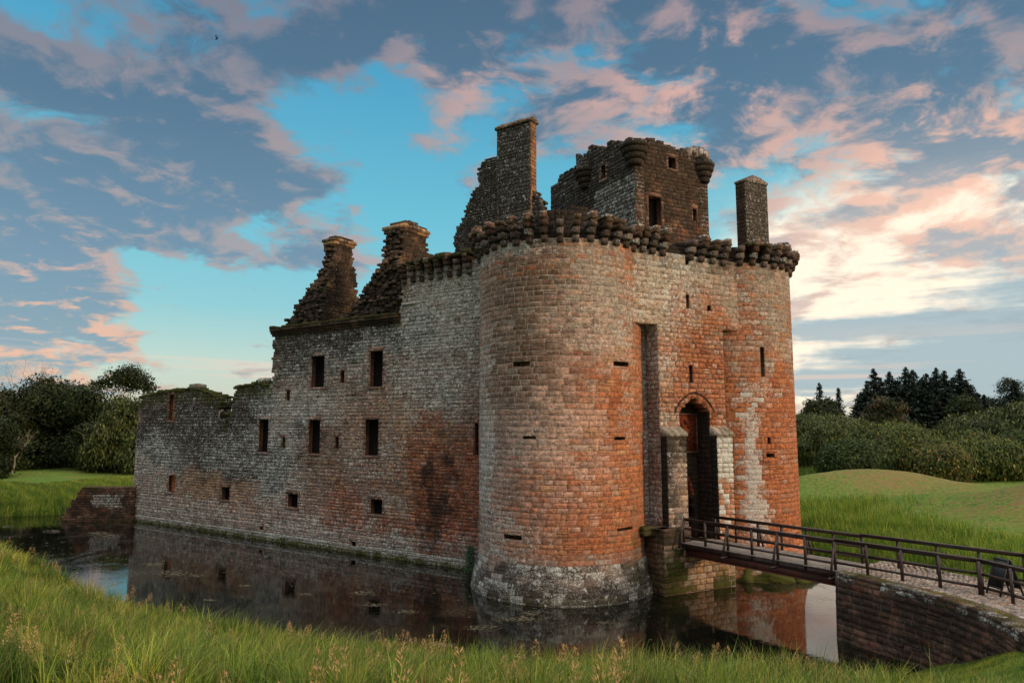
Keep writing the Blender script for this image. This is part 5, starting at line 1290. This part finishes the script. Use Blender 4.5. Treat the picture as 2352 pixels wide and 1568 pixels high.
# mossy ledge rocks at the foot of the right tower
def rock(name, c, s_, seed, col, wr, lab, cat, grp=None):
    import bmesh
    bm = bmesh.new(); bmesh.ops.create_icosphere(bm, subdivisions=4, radius=1)
    for v in bm.verts:
        n = v.co.normalized(); f = 1 + .35 * mnoise.fractal(tuple(n * 1.3 + Vector((seed, 0, 0))), 1, 2, 4)
        v.co = Vector((n.x * f * s_[0], n.y * f * s_[1], max(n.z * f * s_[2], -.4)))
    me = bpy.data.meshes.new(name); bm.to_mesh(me); bm.free()
    nf = len(me.polygons); ca = me.attributes.new('tint', 'FLOAT_COLOR', 'FACE'); wa = me.attributes.new('wear', 'FLOAT_COLOR', 'FACE')
    ca.data.foreach_set('color', np.tile(np.array([*col, 1], np.float32), nf)); wa.data.foreach_set('color', np.tile(np.array([*wr, 1], np.float32), nf))
    me.polygons.foreach_set('use_smooth', np.ones(nf, bool))
    o = link(name, me, STONE); o.location = c; tag(o, lab, cat, grp); return o
for i, (px, py, sx_, sz_, lab) in enumerate([(1722, 1336, 1.1, .75, 'mossy rock mound nearest the gate abutment under the footbridge'), (1790, 1340, 1.2, .55, 'broad yellow mossy rock under the middle of the footbridge'), (1850, 1338, .9, .4, 'low mossy rock at the right end of the ledge under the footbridge')]):
    gx, gy = ground(px, py); rock('mossy_rock', (gx, gy + .9, 0), (sx_, .9, sz_), i * 3.7 + 1, OCHRE, (.05, .05, .62), lab, 'rock', 'mossy rocks below the right tower')

# ================================================================ trees
m_, t, b = new_mat('leaves', .65, .2); LEAF = m_
base = attr(t, 'tint').outputs['Color']; t.l.new(base, b.inputs['Base Color'])
tr = t.n.new('ShaderNodeBsdfTranslucent'); t.l.new(base, tr.inputs[0]); mx = t.n.new('ShaderNodeMixShader'); mx.inputs[0].default_value = .22
t.l.new(b.outputs[0], mx.inputs[1]); t.l.new(tr.outputs[0], mx.inputs[2]); t.l.new(mx.outputs[0], t.n['Material Output'].inputs[0])
m_, t, b = new_mat('bark', .9, .1); g = t.n.new('ShaderNodeTexCoord').outputs['Object']; n = t.noise(t.vmath('MULTIPLY', g, (3, 3, .8)), 2, 5, .7)
bt = attr(t, 'tint').outputs['Color']; t.l.new(t.mix(n, t.mix(1.0, bt, (.5, .5, .5), 'MULTIPLY'), bt), b.inputs['Base Color']); bump(t, b, n, .6, .05); BARK = m_

def leaf_cards(P, nrm, size, col, r, stretch=1.0, upness=0.0, nz=.34):
    n = len(P); a = nrm + r.normal(0, nz, (n, 3)); a /= np.linalg.norm(a, axis=1)[:, None] + 1e-9
    ref = np.tile(np.array([[0, 0, 1.0]]), (n, 1)) + r.normal(0, .5, (n, 3)) * (1 - upness)
    u = ref - a * np.sum(ref * a, 1)[:, None]; u /= np.linalg.norm(u, axis=1)[:, None] + 1e-9; v = np.cross(a, u)
    s = (size * r.uniform(.55, 1.3, n))[:, None]
    V = np.stack([P - u * s * stretch, P + v * s * .6, P + u * s * stretch, P - v * s * .6], 1).reshape(-1, 3)
    return V, np.arange(n * 4).reshape(-1, 4)
def tint_cols(n, cols, r, var=.3):
    w_ = np.array([c[0] for c in cols]); w_ = w_ / w_.sum(); k = r.choice(len(cols), n, p=w_); C = np.array([c[1] for c in cols])[k]
    return C * r.uniform(1 - var, 1 + var, (n, 1))
def crown(lobes, n, size, cols, r, stretch=1.0, upness=0.0, shell=.72, clump=.45, gap=0.0):
    """leaf cards in many small clumps spread over the lobes"""
    vol = np.array([l[3] ** 2 for l in lobes]); nc = max(30, n // 26); k = r.choice(len(lobes), nc, p=vol / vol.sum()); L = np.array(lobes, float)[k]
    d = r.normal(0, 1, (nc, 3)); d /= np.linalg.norm(d, axis=1)[:, None]; d[:, 2] = np.where(d[:, 2] < -.55, -d[:, 2], d[:, 2])
    rad = L[:, 3] * r.uniform(shell, 1.04, nc); sq = L[:, 4] if L.shape[1] > 4 else .85
    c = L[:, :3] + d * rad[:, None] * np.stack([np.ones(nc), np.ones(nc), np.full(nc, 1.0) * sq], -1)
    tone = r.uniform(.6, 1.4, nc)
    idx = np.repeat(np.arange(nc), n // nc + 1)[:n]; cs = (L[idx, 3] ** .5 * clump)[:, None]
    P = c[idx] + r.normal(0, 1, (len(idx), 3)) * cs * np.array([1, 1, .7])
    V, F = leaf_cards(P, d[idx], np.full(len(idx), size), None, r, stretch, upness)
    C = tint_cols(len(idx), cols, r) * tone[idx][:, None]
    return V, F, C
def limbs(mb, base, top, r0, r1, rg, nb, spread, col=(.09, .07, .05)):
    b_, t_ = Vector(base), Vector(top); pts = [b_]; 
    for i in range(1, 6): pts.append(b_.lerp(t_, i / 5) + Vector((rg.uniform(-.2, .2), rg.uniform(-.2, .2), 0)) * (t_ - b_).length * .12)
    mb.tube(pts, [r0 + (r1 - r0) * (i / 5) ** .7 for i in range(6)], 8, col)
    for i in range(nb):
        f = rg.uniform(.3, .95); p = b_.lerp(t_, f); a = rg.uniform(0, 6.28); L_ = spread * rg.uniform(.5, 1) * (1.2 - f * .5)
        q = p + Vector((math.cos(a) * L_, math.sin(a) * L_, L_ * rg.uniform(.3, .9))); m = p.lerp(q, .5) + Vector((0, 0, -.08 * L_))
        mb.tube([p, m, q], [r0 * .38 * (1.1 - f), r0 * .22 * (1.1 - f), .02], 5, col)
        for j in range(3):
            a2 = a + rg.uniform(-1, 1); q2 = q + Vector((math.cos(a2), math.sin(a2), rg.uniform(0, .9))) * L_ * .4; mb.tube([m.lerp(q, .6), q2], [r0 * .1, .012], 4, col)
def tree(name, label, cat, x, y, hgt, rad, n, size, cols, seed, grp, lobes=None, stretch=1.0, upness=.0, trunk_h=.35, z0=None, shell=.6, flatn=.9, clump=.45, nl=14, low=.22, dome=False):
    rg = random.Random(seed); r_ = np.random.default_rng(seed); z = hz1(x, y) if z0 is None else z0
    o = thing(name, label, cat, (x, y, z), grp)
    tb = Mesh(); limbs(tb, (x, y, z - .2), (x, y, z + hgt * .75), rad * .055 + .08, .05, rg, 9, rad * .8)
    tb.build('trunk', BARK, o)
    if lobes is None and dome:
        flatn = hgt * .62 / rad; lobes = [(x, y, z + hgt * .36, rad * .9, flatn)]
        for i in range(11):
            a = rg.uniform(0, 6.28); e = rg.uniform(-.1, 1.2); lr = rad * rg.uniform(.20, .34)
            lobes.append((x + math.cos(a) * math.cos(e) * rad * .74, y + math.sin(a) * math.cos(e) * rad * .74, z + hgt * .38 + math.sin(e) * rad * .74 * flatn, lr, .8))
    elif lobes is None:
        lobes = []
        for i in range(nl):
            a = rg.uniform(0, 6.28); q = rg.uniform(.15, .75) * rad; hh = rg.uniform(low, .82)
            lr = rad * rg.uniform(.28, .48) * (1.1 - .45 * hh)
            lobes.append((x + math.cos(a) * q, y + math.sin(a) * q, z + hgt * hh, lr, flatn))
        lobes.append((x, y, z + hgt * .62, rad * .5, flatn)); lobes.append((x + rg.uniform(-1, 1), y, z + hgt - rad * .34, rad * .36, flatn))
    else: lobes = [(x + a, y + b_, z + c, d, flatn) for a, b_, c, d in lobes]
    V, F, C = crown(lobes, int(n * 2.3), size * .58, cols, r_, stretch, upness, shell, clump)
    quads_mesh('crown', V, F, C, LEAF, o)
    return o
DG = [(1, (.016, .026, .007)), (1, (.026, .038, .009)), (.3, (.045, .045, .011))]
MG = [(1, (.028, .046, .010)), (1, (.045, .068, .014)), (.25, (.08, .09, .018))]
WG = [(1, (.045, .062, .018)), (1, (.075, .090, .025)), (.4, (.12, .12, .032))]
YG = [(1, (.040, .060, .012)), (1, (.075, .095, .016)), (.35, (.14, .13, .022)), (.04, (.24, .14, .035))]
def at(px, depth): return ((px - 1176) / 1600 * depth / .9932 * .9932, depth)
Lg = 'broad trees behind the left meadow'
for i, (px, dp, hg, rd, n, lab, cols) in enumerate([
    (20, 106, 12.0, 8.0, 11000, 'dark broad tree at the far left edge', DG), (95, 108, 13.8, 8.5, 12000, 'tallest dark broad tree of the left wood', DG), (165, 106, 12.4, 7.5, 11000, 'dark round tree, third from the left edge, behind the meadow', DG),
    (222, 110, 9.6, 6.0, 8000, 'dark tree sloping down toward the low castle wall', DG), (-60, 104, 13.6, 8.5, 8000, 'dark tree just past the left edge of the view', DG)]):
    x, y = at(px, dp); tree('broad_tree', lab, 'tree', x, y, hg, rd, n, .38, cols, 700 + i, Lg, low=.08)
x, y = at(282, 128); tree('broad_tree', 'airy crowned dark tree showing above the willow beside the castle', 'tree', x, y, 15.6, 4.9, 2600, .36, DG, 720, Lg, lobes=[(-3.2, 0, 13.2, 1.2), (-1.2, 0, 14.2, 1.7), (1.2, 0, 14.6, 1.9), (3.2, 0, 13.6, 1.7), (4.6, 0, 12.4, 1.4), (.5, 0, 12.8, 1.8), (-4.6, 0, 12.9, .9)], clump=.5)
x, y = at(285, 98); tree('willow', 'grey green willow against the castle far corner', 'tree', x, y, 10.6, 5.4, 12000, .30, WG, 721, None, stretch=1.6, upness=.7, low=.05)
x, y = at(245, 101); tree('willow', 'dark low bush left of the willow', 'bush', x, y, 6.5, 4.5, 7000, .34, DG, 722, None, stretch=1.3, upness=.4, low=.05)
x, y = at(20, 88); tree('bush', 'dark hanging bush at the left edge of the meadow', 'bush', x - 3, y + 3, 7.5, 3.2, 5000, .32, DG, 723, None, low=.03)
# bare pale tree in front of the dark wood
def bare(name, label, x, y, hgt, spread, seed, col, n=9):
    rg = random.Random(seed); mb = Mesh(); z = hz1(x, y); o = thing(name, label, 'tree', (x, y, z))
    def grow(p, d, l, rr, k):
        q = p + d * l; m = p.lerp(q, .5) + Vector((rg.uniform(-1, 1), rg.uniform(-1, 1), rg.uniform(-1, 1))) * l * .10
        mb.tube([p, m, q], [rr, rr * .8, rr * .6], 5, col, cap=False)
        if k == 0: return
        for i in range(3 if k > 2 else 2):
            nd = (d + Vector((rg.uniform(-1, 1), rg.uniform(-1, 1), rg.uniform(-.35, .8))) * .85).normalized(); grow(q, nd, l * rg.uniform(.6, .85), rr * .55, k - 1)
    grow(Vector((x, y, z - .1)), Vector((.1, 0, 1)), hgt * .36, .16, 5)
    mb.build('trunk', BARK, o); return o
x, y = at(45, 97); bare('dead_tree', 'bare pale branched tree in front of the dark left wood', x, y, 6.2, 3, 5, (.34, .29, .22))
x, y = at(22, 104); b1 = bare('dead_tree', 'thin bare twigs rising above the wood at the left edge', x, y, 14.2, 3, 9, (.07, .055, .04))

# right: willows and bushes
Rg = 'bushes behind the right mounds'
for i, (px, dp, hg, rd, n, lab, cols, st_, up) in enumerate([
    (1872, 106, 8.2, 6.2, 17000, 'olive willow bush beside the right tower', WG, 1.8, .8), (1958, 84, 4.6, 4.2, 16000, 'dark green rounded bush left of the tallest yellowing one', MG, 1.2, .4), (2050, 88, 6.4, 7.0, 24000, 'tallest broad yellowing bush in the middle of the right bushes', YG, 1.2, .4),
    (2140, 80, 4.2, 3.4, 12000, 'bush with orange autumn leaves near the right mounds', [(1, (.045, .065, .013)), (1, (.08, .095, .018)), (.45, (.17, .13, .025)), (.2, (.24, .12, .035))], 1.1, .2), (2235, 84, 4.6, 5.4, 18000, 'yellow green bush sloping down at its right end', YG, 1.5, .6),
    (1935, 112, 7.4, 5, 9000, 'willow behind the olive bush', WG, 1.6, .7), (2290, 122, 8.6, 7.0, 14000, 'grey green willow far right behind the bushes', WG, 1.7, .8), (2210, 118, 7.6, 5, 9000, 'pale willow top between the conifers and the yellow bush', WG, 1.7, .8), (2380, 112, 9.6, 6.5, 12000, 'broad willow at the right edge', WG, 1.7, .8),
    (2335, 100, 5.0, 4.5, 8000, 'dark low bush at the right edge below the willow', MG, 1.2, .3), (1850, 120, 10.4, 4, 6000, 'dark bush top left of the two thin spruces', DG, 1.0, 0), (1900, 128, 10.6, 5, 7000, 'dark bush under the thin spruces', DG, 1.0, 0), (2030, 118, 10.4, 4.5, 8000, 'dark broadleaf with reddish tips before the conifers', [(1, (.03, .045, .012)), (.25, (.15, .05, .03))], 1.0, 0),
    (2200, 126, 11.2, 5.5, 9000, 'dark broadleaf in front of the right conifers', DG, 1.0, 0), (2320, 140, 15.0, 5.5, 9000, 'dark tree standing alone at the far right', DG, 1.0, 0)]):
    x, y = at(px, dp); tree('bush' if hg < 10 else 'broad_tree', lab, 'bush' if hg < 10 else 'tree', x, y, hg, rd, n, .26 if dp < 110 else .34, cols, 800 + i, Rg if hg < 10 else None, stretch=st_, upness=up, low=.05, clump=.32, dome=hg < 10, shell=.84)
def conifer(label, x, y, hgt, rad, seed, sparse=1.0, grp='spruces behind the right bushes'):
    r_ = np.random.default_rng(seed); rg = random.Random(seed); z = hz1(x, y); o = thing('spruce', label, 'tree', (x, y, z), grp)
    tb = Mesh(); tb.tube([(x, y, z - .2), (x, y, z + hgt * .5), (x, y, z + hgt)], [.22, .12, .015], 6, (.06, .045, .035)); 
    P = []; Nn = []
    lev = int(hgt / .34)
    for i in range(lev):
        f = i / lev; zz = z + hgt * (.08 + .92 * f); rr_ = rad * (1 - f) ** .8 * rg.uniform(.75, 1.1) + .12; nb = rg.randint(6, 9)
        for j in range(nb):
            a = rg.uniform(0, 6.28); L_ = rr_ * rg.uniform(.6, 1.15); m = max(4, int(L_ * 12 * sparse)); tip = rg.uniform(-.05, .35)
            tb.tube([(x, y, zz), (x + math.cos(a) * L_, y + math.sin(a) * L_, zz + L_ * (tip - .1))], [.03, .008], 3, (.06, .045, .035), cap=False)
            for q in range(m):
                s_ = (q + .6) / m; wsd = L_ * .16 * (1.1 - s_); e = rg.uniform(-1, 1)
                P.append((x + math.cos(a) * L_ * s_ - math.sin(a) * wsd * e, y + math.sin(a) * L_ * s_ + math.cos(a) * wsd * e, zz + L_ * s_ * (tip - .1) - rg.uniform(0, .28) * (1.1 - f)))
                Nn.append((math.cos(a) * .3, math.sin(a) * .3, .6))
    tb.build('trunk', BARK, o)
    P = np.array(P); Nn = np.array(Nn); V, F = leaf_cards(P, Nn, np.full(len(P), .19), None, r_, 1.7, .2)
    C = tint_cols(len(P), [(1, (.013, .023, .016)), (1, (.022, .037, .026)), (.4, (.035, .055, .036))], r_)
    quads_mesh('crown', V, F, C, LEAF, o)
for i, (px, dp, top, rd, lab, sp_) in enumerate([
    (1882, 124, 878, 2.8, 'thin spruce nearest the right tower against the sky', .55), (1925, 126, 890, 2.3, 'thinnest sparse spruce, second from the right tower', .45), (1966, 128, 922, 2.6, 'short spruce at the left foot of the spruce stand', .8), (1990, 128, 882, 3.0, 'spruce on the left shoulder of the stand', 1), (2008, 130, 845, 3.2, 'left peak of the spruce stand', 1), (2044, 132, 852, 3.0, 'spruce between the two left peaks of the stand', 1), (2081, 130, 842, 3.2, 'middle spruce with the doubled top', 1), (2098, 133, 848, 3.0, 'spruce just right of the middle peak', 1),
    (2020, 136, 868, 3.2, 'spruce filling behind the left peaks', 1), (2062, 137, 872, 3.2, 'spruce filling between the left and middle peaks', 1), (2116, 137, 868, 3.2, 'spruce filling right of the middle peak', 1), (2140, 138, 866, 3.0, 'spruce filling before the high right one', 1), (2188, 137, 866, 3.2, 'spruce filling left of the rightmost high spruce', 1), (2216, 136, 872, 3.0, 'spruce filling right of the rightmost high spruce', 1), (2242, 133, 900, 2.8, 'low spruce on the right flank of the stand', 1), (1975, 131, 900, 2.8, 'low spruce on the left flank of the stand', 1),
    (2128, 130, 856, 2.8, 'spruce right of centre in the stand', 1), (2152, 134, 843, 3.2, 'high spruce in the right half of the stand', 1), (2170, 131, 850, 2.8, 'spruce behind the high right one', 1), (2205, 132, 846, 3.4, 'rightmost high spruce of the stand', 1), (2228, 130, 882, 2.8, 'spruce stepping down on the right of the stand', 1), (2258, 128, 905, 2.2, 'small spruce at the right end of the stand', .7), (2330, 136, 872, 3.2, 'spruce at the right edge beside the lone dark tree', .9)]):
    x, y = at(px, dp); hgt = 8 + (972 - top) / 1600 * dp - hz1(x, y); conifer(lab, x, y, hgt, rd * (1.0 if sp_ < .6 else 1.8), 900 + i, sp_)
# far wood closing the horizon
r_ = np.random.default_rng(77); lob = []
for i in range(260):
    a = R(-75 + 150 * i / 260); dd_ = r_.uniform(170, 230); lob.append((math.sin(a) * dd_, math.cos(a) * dd_, r_.uniform(1, 5), r_.uniform(4.5, 6.5), .9))
V, F, C = crown(lob, 26000, 1.1, DG, r_, 1.0, 0, .6, .7)
fw = quads_mesh('distant_wood', V, F, C, LEAF); setting(fw, kind='stuff'); tag(fw, 'far off dark wood closing the horizon', 'wood')
# rough scrub under the bushes
x, y, d = scatter(60000, 20, 85, 72, 125, r, lambda x, y: in_view(x, y, .1), 3, 200); k = (y > 84 + 3 * wob(x, y, .2)) & (x > 30); x, y = x[k], y[k]
sc = blades('scrub', x, y, r.uniform(.5, 1.3, len(x)), r.uniform(.05, .12, len(x)), grass_colour(x, y, r, .15) * .8, (0, 0), 27); setting(sc, kind='stuff'); tag(sc, 'rough scrub at the foot of the right bushes', 'undergrowth')

# ivy on the foot of the near tower
r_ = np.random.default_rng(3); n = 700; gx, gy = ground(1083, 1318); 
zz = r_.uniform(.05, 1.0, n) ** 1.0 * 1.5; P = np.stack([gx - .05 + r_.normal(0, .16, n) * (1.3 - zz * .5), gy - .05 + r_.normal(0, .14, n), zz], -1)
V, F = leaf_cards(P, np.tile([[-.3, -1, .3]], (n, 1)), np.full(n, .05), None, r_); iv = quads_mesh('ivy', V, F, tint_cols(n, [(1, (.03, .06, .03)), (1, (.05, .09, .05))], r_), LEAF)
tag(iv, 'small hanging ivy where the west wall meets the near tower', 'ivy')

# birds
FEATH = tint_material('feathers', .7, .2, 10, .3)
def bird(name, label, c, s_, yaw, flying, col):
    mb = Mesh(); c = Vector(c); f = Vector((math.cos(yaw), math.sin(yaw), 0)); sd = Vector((-f.y, f.x, 0)); up = Vector((0, 0, 1))
    tilt = .0 if flying else .55
    pts = [c - f * .5 * s_ - up * tilt * .45 * s_, c - f * .22 * s_ - up * tilt * .2 * s_, c, c + f * .2 * s_ + up * tilt * .18 * s_, c + f * .34 * s_ + up * (tilt * .42) * s_, c + f * .44 * s_ + up * tilt * .45 * s_, c + f * .56 * s_ + up * tilt * .42 * s_]
    mb.tube(pts, [.03 * s_, .08 * s_, .13 * s_, .11 * s_, .075 * s_, .07 * s_, .008 * s_], 8, col)
    o = mb.build(name, FEATH, None, True); tag(o, label, 'bird')
    for e in (-1, 1):
        w_ = Mesh(); 
        if flying: q = [c + f * .18 * s_, c + sd * e * .25 * s_ + up * .55 * s_ + f * .16 * s_, c + sd * e * .32 * s_ + up * .95 * s_ - f * .12 * s_, c + sd * e * .2 * s_ + up * .5 * s_ - f * .16 * s_, c - f * .16 * s_]
        else: q = [c + f * .2 * s_ + sd * e * .11 * s_ + up * .1 * s_, c + sd * e * .15 * s_ + up * .02 * s_, c - f * .45 * s_ + sd * e * .06 * s_ - up * .28 * s_, c - f * .2 * s_ + sd * e * .13 * s_ - up * .22 * s_, c + f * .1 * s_ + sd * e * .12 * s_ - up * .08 * s_]
        th_ = .02 * s_ * sd * e; w_.v = [tuple(p) for p in q] + [tuple(p + th_) for p in q]; w_.face([0, 1, 2, 3, 4], col); w_.face([9, 8, 7, 6, 5], col)
        for i in range(5): w_.face([i, (i + 1) % 5, 5 + (i + 1) % 5, 5 + i], col)
        w_.build('wing', FEATH, o)
    if not flying:
        for e in (-1, 1): l = Mesh(); l.tube([c + sd * e * .05 * s_, c + sd * e * .05 * s_ - up * .32 * s_], .012 * s_, 4, (.02, .02, .02)); l.build('leg', FEATH, o)
    return o
rv = Vector(ray(498, 90)).normalized() * 45; bird('bird', 'small dark bird flying alone in the upper left sky', Vector((0, 0, EYE)) + rv, .26, 2.6, True, (.02, .022, .025))
u_, z_ = wg(1098, 430); p = PG(u_, z_ + .16, .6); bird('crow', 'black crow perched on the gable left of the tallest chimney', p, .42, 2.9, False, (.012, .012, .014))
print('blades', nfg, 'plumes', pc_)
